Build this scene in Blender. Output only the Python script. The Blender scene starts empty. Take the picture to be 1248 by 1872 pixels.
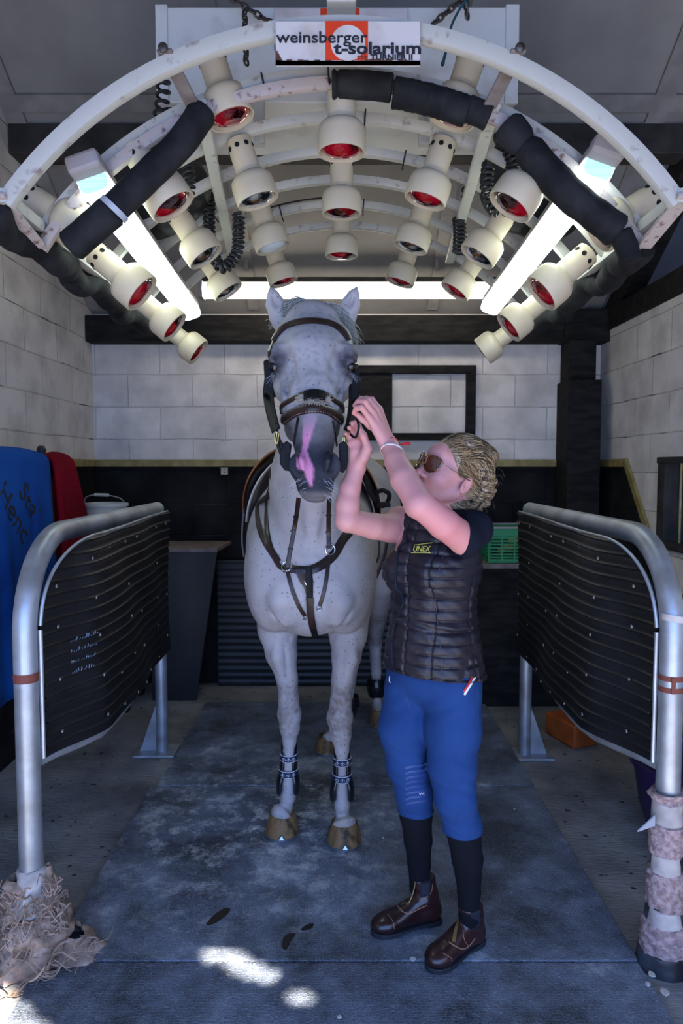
import bpy, bmesh, math, random
import numpy as np
from mathutils import Vector, Matrix, noise
from mathutils.bvhtree import BVHTree
random.seed(7); PI = math.pi
sc = bpy.context.scene
COL = sc.collection
# ------------------------------------------------------------------ camera
F = 1300.0; H = 1.55; PITCH = math.atan(84/1300.0)
cp, sp = math.cos(PITCH), math.sin(PITCH)
cam = bpy.data.cameras.new('camera'); camo = bpy.data.objects.new('camera', cam); COL.objects.link(camo)
camo.location = (0, 0, H); camo.rotation_euler = (PI/2-PITCH, 0, 0)
cam.sensor_fit = 'VERTICAL'; cam.sensor_height = 36; cam.lens = F/1872*36
cam.clip_start = 0.05
sc.camera = camo
sc.view_settings.view_transform = 'Standard'; sc.view_settings.look = 'None'; sc.view_settings.gamma = 1
sc.view_settings.use_curve_mapping = False
sc.view_settings.exposure = 0.6
# ------------------------------------------------------------------ daylight
w = bpy.data.worlds.new('world'); sc.world = w; w.use_nodes = True
nt = w.node_tree; nt.nodes.clear()
wo = nt.nodes.new('ShaderNodeOutputWorld'); bg = nt.nodes.new('ShaderNodeBackground')
bg.inputs[0].default_value = (0.25, 0.45, 1.0, 1); bg.inputs[1].default_value = 3.9
nt.links.new(bg.outputs[0], wo.inputs[0])
sun = bpy.data.lights.new('sun', 'SUN'); sun.energy = 34; sun.angle = 0.012; sun.color = (1, .9, .76)
suno = bpy.data.objects.new('sun', sun); COL.objects.link(suno)
SUND = Vector((0.16, 0.64, -0.75)).normalized()
suno.rotation_euler = SUND.to_track_quat('-Z', 'Y').to_euler(); suno.location = (-1, -4, 5)

# ------------------------------------------------------------------ pixel helpers (measuring the photograph)
def P(px, py, Y):
    v = (936-py)/F; u = (px-624)/F; t = Y/(v*sp+cp)
    return Vector((u*t, Y, H+t*(v*cp-sp)))
def RAY(px, py):
    v = (936-py)/F; u = (px-624)/F
    return Vector((u, v*sp+cp, v*cp-sp)).normalized()
def FL(px, py, z=0.0):
    v = (936-py)/F; u = (px-624)/F; s = v*cp-sp; t = (z-H)/s
    return Vector((u*t, t*(v*sp+cp), z))

# ------------------------------------------------------------------ materials
MATS = {}
def mat(name, col, rough=.6, metal=0, col2=None, nscale=8, namt=.5, bump=0, bscale=40, spec=.35, coat=0, emit=None, estr=0, detail=5, contrast=.25, trans=0, sheen=0, vcol=False, stretch=None, sss=0):
    m = bpy.data.materials.new(name); m.use_nodes = True; MATS[name] = m
    n = m.node_tree.nodes; l = m.node_tree.links; b = n['Principled BSDF']
    b.inputs['Base Color'].default_value = (*col, 1); b.inputs['Roughness'].default_value = rough
    b.inputs['Metallic'].default_value = metal; b.inputs['Specular IOR Level'].default_value = spec
    b.inputs['Coat Weight'].default_value = coat; b.inputs['Transmission Weight'].default_value = trans
    b.inputs['Sheen Weight'].default_value = sheen
    if sss:
        b.inputs['Subsurface Weight'].default_value = sss; b.inputs['Subsurface Radius'].default_value = (.8, .3, .2); b.inputs['Subsurface Scale'].default_value = .012
    if emit: b.inputs['Emission Color'].default_value = (*emit, 1); b.inputs['Emission Strength'].default_value = estr
    tc = n.new('ShaderNodeTexCoord'); src = tc.outputs['Object']
    if stretch:
        mp = n.new('ShaderNodeMapping'); mp.inputs['Scale'].default_value = stretch; l.new(src, mp.inputs[0]); src = mp.outputs[0]
    base = None
    if vcol:
        a = n.new('ShaderNodeAttribute'); a.attribute_name = 'Col'; base = a.outputs['Color']
    if col2 is not None:
        t = n.new('ShaderNodeTexNoise'); t.inputs['Scale'].default_value = nscale; t.inputs['Detail'].default_value = detail
        l.new(src, t.inputs['Vector'])
        r = n.new('ShaderNodeValToRGB'); r.color_ramp.elements[0].position = namt-contrast/2; r.color_ramp.elements[1].position = namt+contrast/2
        l.new(t.outputs['Fac'], r.inputs[0])
        mx = n.new('ShaderNodeMix'); mx.data_type = 'RGBA'; l.new(r.outputs[0], mx.inputs[0])
        if base is not None: l.new(base, mx.inputs[6])
        else: mx.inputs[6].default_value = (*col, 1)
        mx.inputs[7].default_value = (*col2, 1); base = mx.outputs[2]
    if base is not None: l.new(base, b.inputs['Base Color'])
    if bump:
        t2 = n.new('ShaderNodeTexNoise'); t2.inputs['Scale'].default_value = bscale; t2.inputs['Detail'].default_value = 4
        l.new(src, t2.inputs['Vector'])
        bp = n.new('ShaderNodeBump'); bp.inputs['Strength'].default_value = bump; bp.inputs['Distance'].default_value = .004
        l.new(t2.outputs['Fac'], bp.inputs['Height']); l.new(bp.outputs[0], b.inputs['Normal'])
    return m

# ------------------------------------------------------------------ mesh builder
class MB:
    def __init__(s): s.v = []; s.f = []
    def add(s, vs, fs):
        o = len(s.v); s.v += [Vector(v) for v in vs]; s.f += [[o+i for i in f] for f in fs]; return s
    def box(s, c, size, rot=None, taper=1.0):
        hx, hy, hz = [x/2 for x in size]; vs = []
        for z in (-1, 1):
            k = taper if z > 0 else 1
            for x, y in ((-1, -1), (1, -1), (1, 1), (-1, 1)): vs.append(Vector((x*hx*k, y*hy*k, z*hz)))
        if rot is not None: vs = [rot @ v for v in vs]
        vs = [v+Vector(c) for v in vs]
        return s.add(vs, [(3, 2, 1, 0), (4, 5, 6, 7), (0, 1, 5, 4), (1, 2, 6, 5), (2, 3, 7, 6), (3, 0, 4, 7)])
    def span(s, a, b): # box from corner to corner
        a = Vector(a); b = Vector(b); return s.box((a+b)/2, [abs(x) for x in (b-a)])
    def bar(s, a, b, w, h, up=(0, 0, 1)):
        a = Vector(a); b = Vector(b); d = b-a; L = d.length; d.normalize(); up = Vector(up)
        x = d.cross(up).normalized(); z = x.cross(d)
        R = Matrix((x, d, z)).transposed()
        return s.box((a+b)/2, (w, L, h), R)
    def tube(s, pts, r, n=12, cap=True, closed=False, flat=None, up=None):
        pts = [Vector(p) for p in pts]; m = len(pts)
        rs = r if isinstance(r, (list, tuple)) else [r]*m
        T = []
        for i in range(m):
            if closed: d = pts[(i+1) % m]-pts[i-1]
            else: d = pts[min(i+1, m-1)]-pts[max(i-1, 0)]
            T.append(d.normalized() if d.length > 1e-9 else Vector((0, 0, 1)))
        a = Vector(up) if up is not None else (Vector((0, 0, 1)) if abs(T[0].z) < .9 else Vector((1, 0, 0)))
        N = (a-T[0]*a.dot(T[0])).normalized(); vs = []
        for i in range(m):
            if up is not None: N = (a-T[i]*a.dot(T[i])).normalized()
            elif i: N = (N-T[i]*N.dot(T[i])).normalized()
            B = T[i].cross(N)
            for k in range(n):
                an = 2*PI*k/n
                if flat: # (halfwidth along B, halfheight along N) superellipse
                    ca, sa = math.cos(an), math.sin(an)
                    q = (abs(ca)**4+abs(sa)**4)**-.25
                    vs.append(pts[i]+B*(ca*q*flat[0])*rs[i]+N*(sa*q*flat[1])*rs[i])
                else: vs.append(pts[i]+(N*math.cos(an)+B*math.sin(an))*rs[i])
        fs = []
        for i in range(m if closed else m-1):
            j = (i+1) % m
            for k in range(n):
                k2 = (k+1) % n; fs.append((i*n+k, j*n+k, j*n+k2, i*n+k2))
        if cap and not closed: fs.append(tuple(range(n))); fs.append(tuple((m-1)*n+k for k in reversed(range(n))))
        return s.add(vs, fs)
    def lathe(s, prof, c=(0, 0, 0), R=None, n=24, capa=True, capb=True):
        vs = []; 
        for r, z in prof:
            for k in range(n):
                v = Vector((r*math.cos(2*PI*k/n), r*math.sin(2*PI*k/n), z))
                if R is not None: v = R @ v
                vs.append(v+Vector(c))
        fs = []
        for i in range(len(prof)-1):
            for k in range(n):
                k2 = (k+1) % n; fs.append((i*n+k, i*n+k2, (i+1)*n+k2, (i+1)*n+k))
        if capa: fs.append(tuple(reversed(range(n))))
        if capb: fs.append(tuple((len(prof)-1)*n+k for k in range(n)))
        return s.add(vs, fs)
    def grid(s, rows, closed=False):
        m = len(rows); n = len(rows[0]); vs = [p for r in rows for p in r]; fs = []
        for i in range(m-1):
            for k in range(n if closed else n-1):
                k2 = (k+1) % n; fs.append((i*n+k, i*n+k2, (i+1)*n+k2, (i+1)*n+k))
        return s.add(vs, fs)
    def prism(s, poly, a, b): # poly of vectors, extruded from offset a to b
        n = len(poly); a = Vector(a); b = Vector(b)
        vs = [Vector(p)+a for p in poly]+[Vector(p)+b for p in poly]
        fs = [tuple(reversed(range(n))), tuple(range(n, 2*n))]+[(i, (i+1) % n, n+(i+1) % n, n+i) for i in range(n)]
        return s.add(vs, fs)
    def build(s, name, m, parent=None, smooth=True, ang=40, origin=None, bevel=0, solid=0):
        me = bpy.data.meshes.new(name); O = Vector(origin) if origin is not None else (parent_loc(parent))
        me.from_pydata([tuple(v-O) for v in s.v], [], s.f)
        bm = bmesh.new(); bm.from_mesh(me); bmesh.ops.recalc_face_normals(bm, faces=bm.faces); bm.to_mesh(me); bm.free()
        me.materials.append(m if not isinstance(m, str) else MATS[m])
        if smooth:
            me.polygons.foreach_set('use_smooth', [True]*len(me.polygons)); me.set_sharp_from_angle(angle=math.radians(ang))
        o = bpy.data.objects.new(name, me); COL.objects.link(o)
        if parent is not None: o.parent = parent
        else: o.location = O
        if origin is not None and parent is not None: o.location = O-parent_loc(parent)
        if bevel:
            md = o.modifiers.new('b', 'BEVEL'); md.width = bevel; md.segments = 2; md.limit_method = 'ANGLE'; md.angle_limit = math.radians(50)
        if solid:
            md = o.modifiers.new('s', 'SOLIDIFY'); md.thickness = solid; md.offset = 0
        return o
def parent_loc(p):
    if p is None: return Vector((0, 0, 0))
    L = Vector((0, 0, 0))
    while p is not None: L += Vector(p.location); p = p.parent
    return L
def tag(o, label, cat, group=None):
    o['label'] = label; o['category'] = cat
    if group: o['group'] = group
    return o
def thing(name, loc, label, cat, group=None):
    o = bpy.data.objects.new(name, None); o.empty_display_size = .05; COL.objects.link(o); o.location = loc
    return tag(o, label, cat, group)
def struct(o): o['kind'] = 'structure'; return o
def catmull(pts, k=6, closed=False):
    pts = [Vector(p) for p in pts]; n = len(pts); out = []
    for i in range(n if closed else n-1):
        g = (lambda j: pts[j % n]) if closed else (lambda j: pts[max(0, min(n-1, j))])
        a, b, c, d = g(i-1), g(i), g(i+1), g(i+2)
        for q in range(k):
            t = q/k; out.append(.5*((2*b)+(c-a)*t+(2*a-5*b+4*c-d)*t*t+(3*b-a-3*c+d)*t**3))
    if not closed: out.append(pts[-1])
    return out
def rot_z_to(d, up=(0, 1, 0)):
    d = Vector(d).normalized(); u = Vector(up)
    if abs(d.dot(u)) > .97: u = Vector((1, 0, 0))
    x = u.cross(d).normalized(); y = d.cross(x)
    return Matrix((x, y, d)).transposed()
def text_mesh(txt, size, ext=.0005, shear=0, bold=0, align='LEFT', spacing=1.0):
    c = bpy.data.curves.new('t', 'FONT'); c.body = txt; c.size = size; c.extrude = ext; c.shear = shear; c.offset = bold; c.align_x = align; c.space_character = spacing; c.resolution_u = 3
    o = bpy.data.objects.new('t', c); COL.objects.link(o)
    dg = bpy.context.evaluated_depsgraph_get(); dg.update()
    me = bpy.data.meshes.new_from_object(o.evaluated_get(dg))
    vs = [v.co.copy() for v in me.vertices]; fs = [tuple(p.vertices) for p in me.polygons]
    bpy.data.objects.remove(o); bpy.data.curves.remove(c); bpy.data.meshes.remove(me)
    return vs, fs
def text_obj(name, txt, size, M, m, parent, **kw):
    vs, fs = text_mesh(txt, size, **kw); mb = MB(); mb.add([M @ v for v in vs], fs)
    return mb.build(name, m, parent, smooth=False)
# ================================================================== SETTING
WL, WR, WB = -1.73, 1.80, 5.0
def blockwork(name, axis, stepZ=None):
    """painted concrete blockwork; white above, black dado below (paint line follows the trim)"""
    m = bpy.data.materials.new(name); m.use_nodes = True; MATS[name] = m
    n = m.node_tree.nodes; l = m.node_tree.links; b = n['Principled BSDF']; b.inputs['Roughness'].default_value = .85; b.inputs['Specular IOR Level'].default_value = .15
    g = n.new('ShaderNodeNewGeometry'); s = n.new('ShaderNodeSeparateXYZ'); l.new(g.outputs['Position'], s.inputs[0])
    c = n.new('ShaderNodeCombineXYZ'); l.new(s.outputs[axis], c.inputs[0]); l.new(s.outputs[2], c.inputs[1])
    ad = n.new('ShaderNodeVectorMath'); ad.operation = 'ADD'; ad.inputs[1].default_value = (.13+(.2 if axis else 0), .055, 0); l.new(c.outputs[0], ad.inputs[0])
    t0 = n.new('ShaderNodeTexNoise'); t0.inputs['Scale'].default_value = 3; l.new(g.outputs['Position'], t0.inputs['Vector'])
    mm = n.new('ShaderNodeVectorMath'); mm.operation = 'SCALE'; mm.inputs['Scale'].default_value = .02; l.new(t0.outputs['Color'], mm.inputs[0])
    ad2 = n.new('ShaderNodeVectorMath'); ad2.operation = 'ADD'; l.new(ad.outputs[0], ad2.inputs[0]); l.new(mm.outputs[0], ad2.inputs[1])
    br = n.new('ShaderNodeTexBrick'); br.inputs['Scale'].default_value = 1; br.inputs['Brick Width'].default_value = .45; br.inputs['Row Height'].default_value = .225
    br.inputs['Mortar Size'].default_value = .006; br.inputs['Mortar Smooth'].default_value = .9
    l.new(ad2.outputs[0], br.inputs['Vector'])
    br.inputs['Color1'].default_value = (1, 1, 1, 1); br.inputs['Color2'].default_value = (.88, .88, .88, 1); br.inputs['Mortar'].default_value = (.8, .8, .8, 1)
    # cracks: darken some mortar
    t1 = n.new('ShaderNodeTexNoise'); t1.inputs['Scale'].default_value = 2.3; t1.inputs['Detail'].default_value = 3; l.new(g.outputs['Position'], t1.inputs['Vector'])
    r1 = n.new('ShaderNodeValToRGB'); r1.color_ramp.elements[0].position = .54; r1.color_ramp.elements[1].position = .64; l.new(t1.outputs['Fac'], r1.inputs[0])
    br2 = n.new('ShaderNodeTexBrick'); br2.inputs['Scale'].default_value = 1; br2.inputs['Brick Width'].default_value = 50; br2.inputs['Row Height'].default_value = .225
    br2.inputs['Mortar Size'].default_value = .0035; br2.inputs['Mortar Smooth'].default_value = .3; l.new(ad2.outputs[0], br2.inputs['Vector'])
    ml = n.new('ShaderNodeMath'); ml.operation = 'MULTIPLY'; l.new(br2.outputs['Fac'], ml.inputs[0]); l.new(r1.outputs[0], ml.inputs[1])
    t3 = n.new('ShaderNodeTexNoise'); t3.inputs['Scale'].default_value = 5; t3.inputs['Detail'].default_value = 8; l.new(g.outputs['Position'], t3.inputs['Vector'])
    rw = n.new('ShaderNodeValToRGB'); rw.color_ramp.elements[0].color = (.50, .46, .415, 1); rw.color_ramp.elements[1].color = (.72, .665, .60, 1); rw.color_ramp.elements[0].position = .3; rw.color_ramp.elements[1].position = .6; l.new(t3.outputs['Fac'], rw.inputs[0])
    rb = n.new('ShaderNodeValToRGB'); rb.color_ramp.elements[0].color = (.006, .006, .007, 1); rb.color_ramp.elements[1].color = (.022, .022, .023, 1); rb.color_ramp.elements[0].position = .4; rb.color_ramp.elements[1].position = .8; l.new(t3.outputs['Fac'], rb.inputs[0])
    # paint line
    th = n.new('ShaderNodeMath'); th.operation = 'MULTIPLY_ADD'
    if axis == 0: th.inputs[0].default_value = 0; th.inputs[1].default_value = 0; th.inputs[2].default_value = 1.57
    else:
        l.new(s.outputs[1], th.inputs[0]); th.inputs[1].default_value = 1.15; th.inputs[2].default_value = 1.57-(4.53 if stepZ is None else stepZ)*1.15
    mn = n.new('ShaderNodeMath'); mn.operation = 'MINIMUM'; mn.inputs[1].default_value = 1.57; l.new(th.outputs[0], mn.inputs[0])
    mxx = n.new('ShaderNodeMath'); mxx.operation = 'MAXIMUM'; mxx.inputs[1].default_value = .85; l.new(mn.outputs[0], mxx.inputs[0])
    lt = n.new('ShaderNodeMath'); lt.operation = 'LESS_THAN'; l.new(s.outputs[2], lt.inputs[0]); l.new(mxx.outputs[0], lt.inputs[1])
    mx = n.new('ShaderNodeMix'); mx.data_type = 'RGBA'; l.new(lt.outputs[0], mx.inputs[0]); l.new(rw.outputs[0], mx.inputs[6]); l.new(rb.outputs[0], mx.inputs[7])
    m2 = n.new('ShaderNodeMix'); m2.data_type = 'RGBA'; m2.blend_type = 'MULTIPLY'; m2.inputs[0].default_value = 1; l.new(mx.outputs[2], m2.inputs[6]); l.new(br.outputs['Color'], m2.inputs[7])
    m3 = n.new('ShaderNodeMix'); m3.data_type = 'RGBA'; l.new(ml.outputs[0], m3.inputs[0]); l.new(m2.outputs[2], m3.inputs[6]); m3.inputs[7].default_value = (.05, .05, .05, 1)
    l.new(m3.outputs[2], b.inputs['Base Color'])
    sb = n.new('ShaderNodeMath'); sb.operation = 'MULTIPLY'; sb.inputs[1].default_value = -1; l.new(br.outputs['Fac'], sb.inputs[0])
    t4 = n.new('ShaderNodeTexNoise'); t4.inputs['Scale'].default_value = 45; t4.inputs['Detail'].default_value = 6; l.new(g.outputs['Position'], t4.inputs['Vector'])
    ma = n.new('ShaderNodeMath'); ma.operation = 'MULTIPLY_ADD'; ma.inputs[1].default_value = .5; l.new(t4.outputs['Fac'], ma.inputs[0]); l.new(sb.outputs[0], ma.inputs[2])
    bp = n.new('ShaderNodeBump'); bp.inputs['Strength'].default_value = .7; bp.inputs['Distance'].default_value = .006; l.new(ma.outputs[0], bp.inputs['Height']); l.new(bp.outputs[0], b.inputs['Normal'])
    return m
blockwork('block_back', 0); blockwork('block_left', 1, 4.56); blockwork('block_right', 1, 4.5)
mat('ceil_white', (.235, .22, .20), .8, col2=(.19, .175, .16), nscale=3, bump=.2, bscale=12)
mat('ceil_shaded', (.10, .11, .14), .8, col2=(.08, .085, .11), nscale=3)  # unlit bay past the rafter, its shade put into the colour
mat('ceil_trim', (.24, .22, .20), .7, col2=(.18, .165, .15), nscale=9)
mat('black_wood', (.006, .0055, .005), .8, spec=.2, col2=(.018, .016, .014), nscale=7, bump=.5, bscale=30, stretch=(1, 4, 4))
mat('old_wood', (.022, .020, .018), .8, spec=.2, col2=(.05, .045, .04), nscale=5, bump=.5, bscale=30)
mat('gold_trim', (.20, .15, .045), .6, col2=(.30, .24, .09), nscale=14)
mat('brass_paint', (.33, .26, .10), .5, col2=(.22, .17, .07), nscale=30)
# concrete floor
def floor_mat():
    m = bpy.data.materials.new('concrete'); m.use_nodes = True; MATS['concrete'] = m
    n = m.node_tree.nodes; l = m.node_tree.links; b = n['Principled BSDF']; b.inputs['Roughness'].default_value = .62
    g = n.new('ShaderNodeNewGeometry')
    t = n.new('ShaderNodeTexNoise'); t.inputs['Scale'].default_value = 2.5; t.inputs['Detail'].default_value = 9; t.inputs['Roughness'].default_value = .65; l.new(g.outputs['Position'], t.inputs['Vector'])
    r = n.new('ShaderNodeValToRGB'); r.color_ramp.elements[0].color = (.09, .09, .09, 1); r.color_ramp.elements[1].color = (.30, .30, .30, 1); r.color_ramp.elements[0].position = .33; r.color_ramp.elements[1].position = .68
    l.new(t.outputs['Fac'], r.inputs[0])
    v = n.new('ShaderNodeTexNoise'); v.inputs['Scale'].default_value = 22; v.inputs['Detail'].default_value = 2; l.new(g.outputs['Position'], v.inputs['Vector'])
    rv = n.new('ShaderNodeValToRGB'); rv.color_ramp.elements[0].position = .66; rv.color_ramp.elements[1].position = .72; l.new(v.outputs['Fac'], rv.inputs[0])
    mx = n.new('ShaderNodeMix'); mx.data_type = 'RGBA'; l.new(rv.outputs[0], mx.inputs[0]); l.new(r.outputs[0], mx.inputs[6]); mx.inputs[7].default_value = (.02, .02, .02, 1); l.new(mx.outputs[2], b.inputs['Base Color'])
    mp = n.new('ShaderNodeMapping'); mp.inputs['Scale'].default_value = (1, 4, 1); mp.inputs['Rotation'].default_value = (0, 0, .5); l.new(g.outputs['Position'], mp.inputs[0])
    t2 = n.new('ShaderNodeTexNoise'); t2.inputs['Scale'].default_value = 22; t2.inputs['Detail'].default_value = 6; l.new(mp.outputs[0], t2.inputs['Vector'])
    sb = n.new('ShaderNodeMath'); sb.operation = 'SUBTRACT'; l.new(t2.outputs['Fac'], sb.inputs[0]); l.new(rv.outputs[0], sb.inputs[1])
    bp = n.new('ShaderNodeBump'); bp.inputs['Strength'].default_value = .6; bp.inputs['Distance'].default_value = .008; l.new(sb.outputs[0], bp.inputs['Height']); l.new(bp.outputs[0], b.inputs['Normal'])
floor_mat()
def mat_mat():
    m = bpy.data.materials.new('rubber_mat'); m.use_nodes = True; MATS['rubber_mat'] = m
    n = m.node_tree.nodes; l = m.node_tree.links; b = n['Principled BSDF']; b.inputs['Roughness'].default_value = .5
    g = n.new('ShaderNodeNewGeometry')
    vo = n.new('ShaderNodeTexVoronoi'); vo.feature = 'DISTANCE_TO_EDGE'; vo.inputs['Scale'].default_value = 92; vo.inputs['Randomness'].default_value = .6; l.new(g.outputs['Position'], vo.inputs['Vector'])
    re = n.new('ShaderNodeValToRGB'); re.color_ramp.elements[0].position = .04; re.color_ramp.elements[1].position = .14; re.color_ramp.elements[0].color = (1, 1, 1, 1); re.color_ramp.elements[1].color = (0, 0, 0, 1); l.new(vo.outputs['Distance'], re.inputs[0])
    t = n.new('ShaderNodeTexNoise'); t.inputs['Scale'].default_value = 2.6; t.inputs['Detail'].default_value = 12; t.inputs['Roughness'].default_value = .72; l.new(g.outputs['Position'], t.inputs['Vector'])
    r = n.new('ShaderNodeValToRGB'); e = r.color_ramp.elements; e[0].color = (.028, .035, .048, 1); e[0].position = .40; e[1].color = (.60, .62, .65, 1); e[1].position = .74
    e1 = r.color_ramp.elements.new(.58); e1.color = (.14, .17, .23, 1); l.new(t.outputs['Fac'], r.inputs[0])
    # grey dust around the hooves
    ds = n.new('ShaderNodeVectorMath'); ds.operation = 'DISTANCE'; ds.inputs[1].default_value = (-.40, 3.0, 0); l.new(g.outputs['Position'], ds.inputs[0])
    rd = n.new('ShaderNodeValToRGB'); rd.color_ramp.elements[0].position = 0; rd.color_ramp.elements[0].color = (1, 1, 1, 1); rd.color_ramp.elements[1].position = 1.0; rd.color_ramp.elements[1].color = (0, 0, 0, 1); l.new(ds.outputs['Value'], rd.inputs[0])
    t5 = n.new('ShaderNodeTexNoise'); t5.inputs['Scale'].default_value = 9; t5.inputs['Detail'].default_value = 12; t5.inputs['Roughness'].default_value = .8; l.new(g.outputs['Position'], t5.inputs['Vector'])
    r5 = n.new('ShaderNodeValToRGB'); r5.color_ramp.elements[0].position = .49; r5.color_ramp.elements[1].position = .66; l.new(t5.outputs['Fac'], r5.inputs[0])
    mu = n.new('ShaderNodeMath'); mu.operation = 'MULTIPLY'; l.new(rd.outputs[0], mu.inputs[0]); l.new(r5.outputs[0], mu.inputs[1])
    mxd = n.new('ShaderNodeMix'); mxd.data_type = 'RGBA'; l.new(mu.outputs[0], mxd.inputs[0]); l.new(r.outputs[0], mxd.inputs[6]); mxd.inputs[7].default_value = (.80, .82, .84, 1)
    mx = n.new('ShaderNodeMix'); mx.data_type = 'RGBA'; mx.blend_type = 'ADD'; l.new(mxd.outputs[2], mx.inputs[6]); mx.inputs[7].default_value = (.055, .06, .065, 1)
    l.new(re.outputs[0], mx.inputs[0]); l.new(mx.outputs[2], b.inputs['Base Color'])
    bp = n.new('ShaderNodeBump'); bp.inputs['Strength'].default_value = .6; bp.inputs['Distance'].default_value = .004; l.new(re.outputs[0], bp.inputs['Height'])
    t6 = n.new('ShaderNodeTexNoise'); t6.inputs['Scale'].default_value = 90; t6.inputs['Detail'].default_value = 4; l.new(g.outputs['Position'], t6.inputs['Vector'])
    bp2 = n.new('ShaderNodeBump'); bp2.inputs['Strength'].default_value = .5; bp2.inputs['Distance'].default_value = .004; l.new(t6.outputs['Fac'], bp2.inputs['Height']); l.new(bp.outputs[0], bp2.inputs['Normal']); l.new(bp2.outputs[0], b.inputs['Normal'])
mat_mat()
struct(MB().span((-6, -3, -.1), (6, 5.2, 0)).build('floor', 'concrete', smooth=False))
# walls
struct(MB().span((WL-.2, WB, 0), (3.6, WB+.2, 2.62)).build('wall_back', 'block_back', smooth=False))
def ZR(y): return 2.60+(5.0-y)*.62      # underside of the roof slope
RY = 2.0; RZ = ZR(RY); FE = -.6; FZ = RZ-(RY-FE)*.30
lw = MB(); lw.prism([(WL, FE, 0), (WL, WB+.01, 0), (WL, WB+.01, ZR(WB+.01)+.02), (WL, RY, RZ+.02), (WL, FE, FZ+.02)], (0, 0, 0), (-.2, 0, 0))
struct(lw.build('wall_left', 'block_left', smooth=False))
rw = MB()
for a, b_ in (((WR, FE, 0), (WR+.15, WB, 1.12)), ((WR, FE, 1.58), (WR+.15, WB, 2.46)), ((WR, 4.05, 1.12), (WR+.15, WB, 1.58)), ((WR, FE, 1.12), (WR+.15, 3.0, 1.58))): rw.span(a, b_)
struct(rw.build('wall_right', 'block_right', smooth=False))
ow = MB(); ow.prism([(3.5, FE, 0), (3.5, WB, 0), (3.5, WB, ZR(WB)+.02), (3.5, RY, RZ+.02), (3.5, FE, FZ+.02)], (0, 0, 0), (.2, 0, 0))
struct(ow.build('wall_outer', 'ceil_shaded', smooth=False))
# roof slopes: white boarding over the bay, shade painted in beyond the right-hand rafter
def slope(x0, x1, name, m):
    mb = MB(); mb.prism([(x0, WB+.2, ZR(WB+.2)), (x0, RY, RZ), (x0, FE-.3, FZ-.09), (x0, FE-.3, FZ+.05), (x0, RY, RZ+.15), (x0, WB+.2, ZR(WB+.2)+.15)], (0, 0, 0), (x1-x0, 0, 0))
    return struct(mb.build(name, m, smooth=False))
slope(WL-.2, 1.78, 'ceiling', 'ceil_white'); slope(1.78, 3.7, 'ceiling', 'ceil_shaded')
# cover strips on the boarding
tr = MB()
for x in (-.60, .62): tr.bar((x, 4.95, ZR(4.95)-.008), (x, 2.1, ZR(2.1)-.008), .07, .016, up=(0, .53, .85))
for x in (WL+.05, 1.62): tr.bar((x, 4.95, ZR(4.95)-.008), (x, 2.1, ZR(2.1)-.008), .10, .02, up=(0, .53, .85))
for y in (3.72, 3.0): tr.bar((WL, y, ZR(y)-.01), (1.74, y, ZR(y)-.01), .09, .022, up=(0, .53, .85))
struct(tr.build('trim_1', 'ceil_trim', smooth=False))
# timber: wall plate at the back, purlin, rafter and plate on the right, corner post
struct(MB().span((WL+.002, 4.86, 2.39), (1.72, 4.998, 2.565)).build('trim_2', 'black_wood', smooth=False, bevel=.006))
struct(MB().span((WL+.002, 3.80, 3.17), (3.49, 3.95, 3.32)).build('trim_3', 'old_wood', smooth=False, bevel=.006))
struct(MB().bar((1.86, 5.0, ZR(5.0)-.10), (1.86, 2.0, ZR(2.0)-.10), .12, .17, up=(0, .53, .85)).build('trim_4', 'black_wood', smooth=False, bevel=.006))
struct(MB().span((WR-.02, FE, 2.461), (WR+.14, 4.999, 2.60)).build('trim_5', 'black_wood', smooth=False, bevel=.006))
pp = MB(); pp.span((1.52, 4.80, 2.10), (1.70, 4.995, 2.39)); pp.span((1.50, 4.74, 0), (1.72, 4.998, 2.12)); pp.span((1.50, 4.83, 2.385), (1.80, 4.998, 2.60))
for q in (1.56, 1.61, 1.66): pp.bar((q-.03, 4.78, 2.12), (q+.02, 4.79, 2.16), .02, .01)
struct(pp.build('trim_6', 'black_wood', smooth=False, bevel=.008))
# gold paint rail round the black dado
gt = MB(); gt.span((WL, 4.972, 1.545), (1.50, 4.998, 1.595)); gt.span((1.72, 4.972, 1.545), (WR, 4.998, 1.595))
gt.bar((WL+.01, 4.999, 1.57), (WL+.01, 4.55, 1.57), .02, .05); gt.bar((WL+.01, 4.56, 1.585), (WL+.01, 3.93, .85), .02, .05)
gt.bar((WR-.01, 4.999, 1.57), (WR-.01, 4.49, 1.57), .02, .05); gt.bar((WR-.01, 4.50, 1.585), (WR-.01, 3.87, .85), .02, .05)
gt.bar((WR-.01, 3.88, .85), (WR-.01, 0, .85), .02, .05)
struct(gt.build('trim_7', 'gold_trim', smooth=False, bevel=.004))
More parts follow.
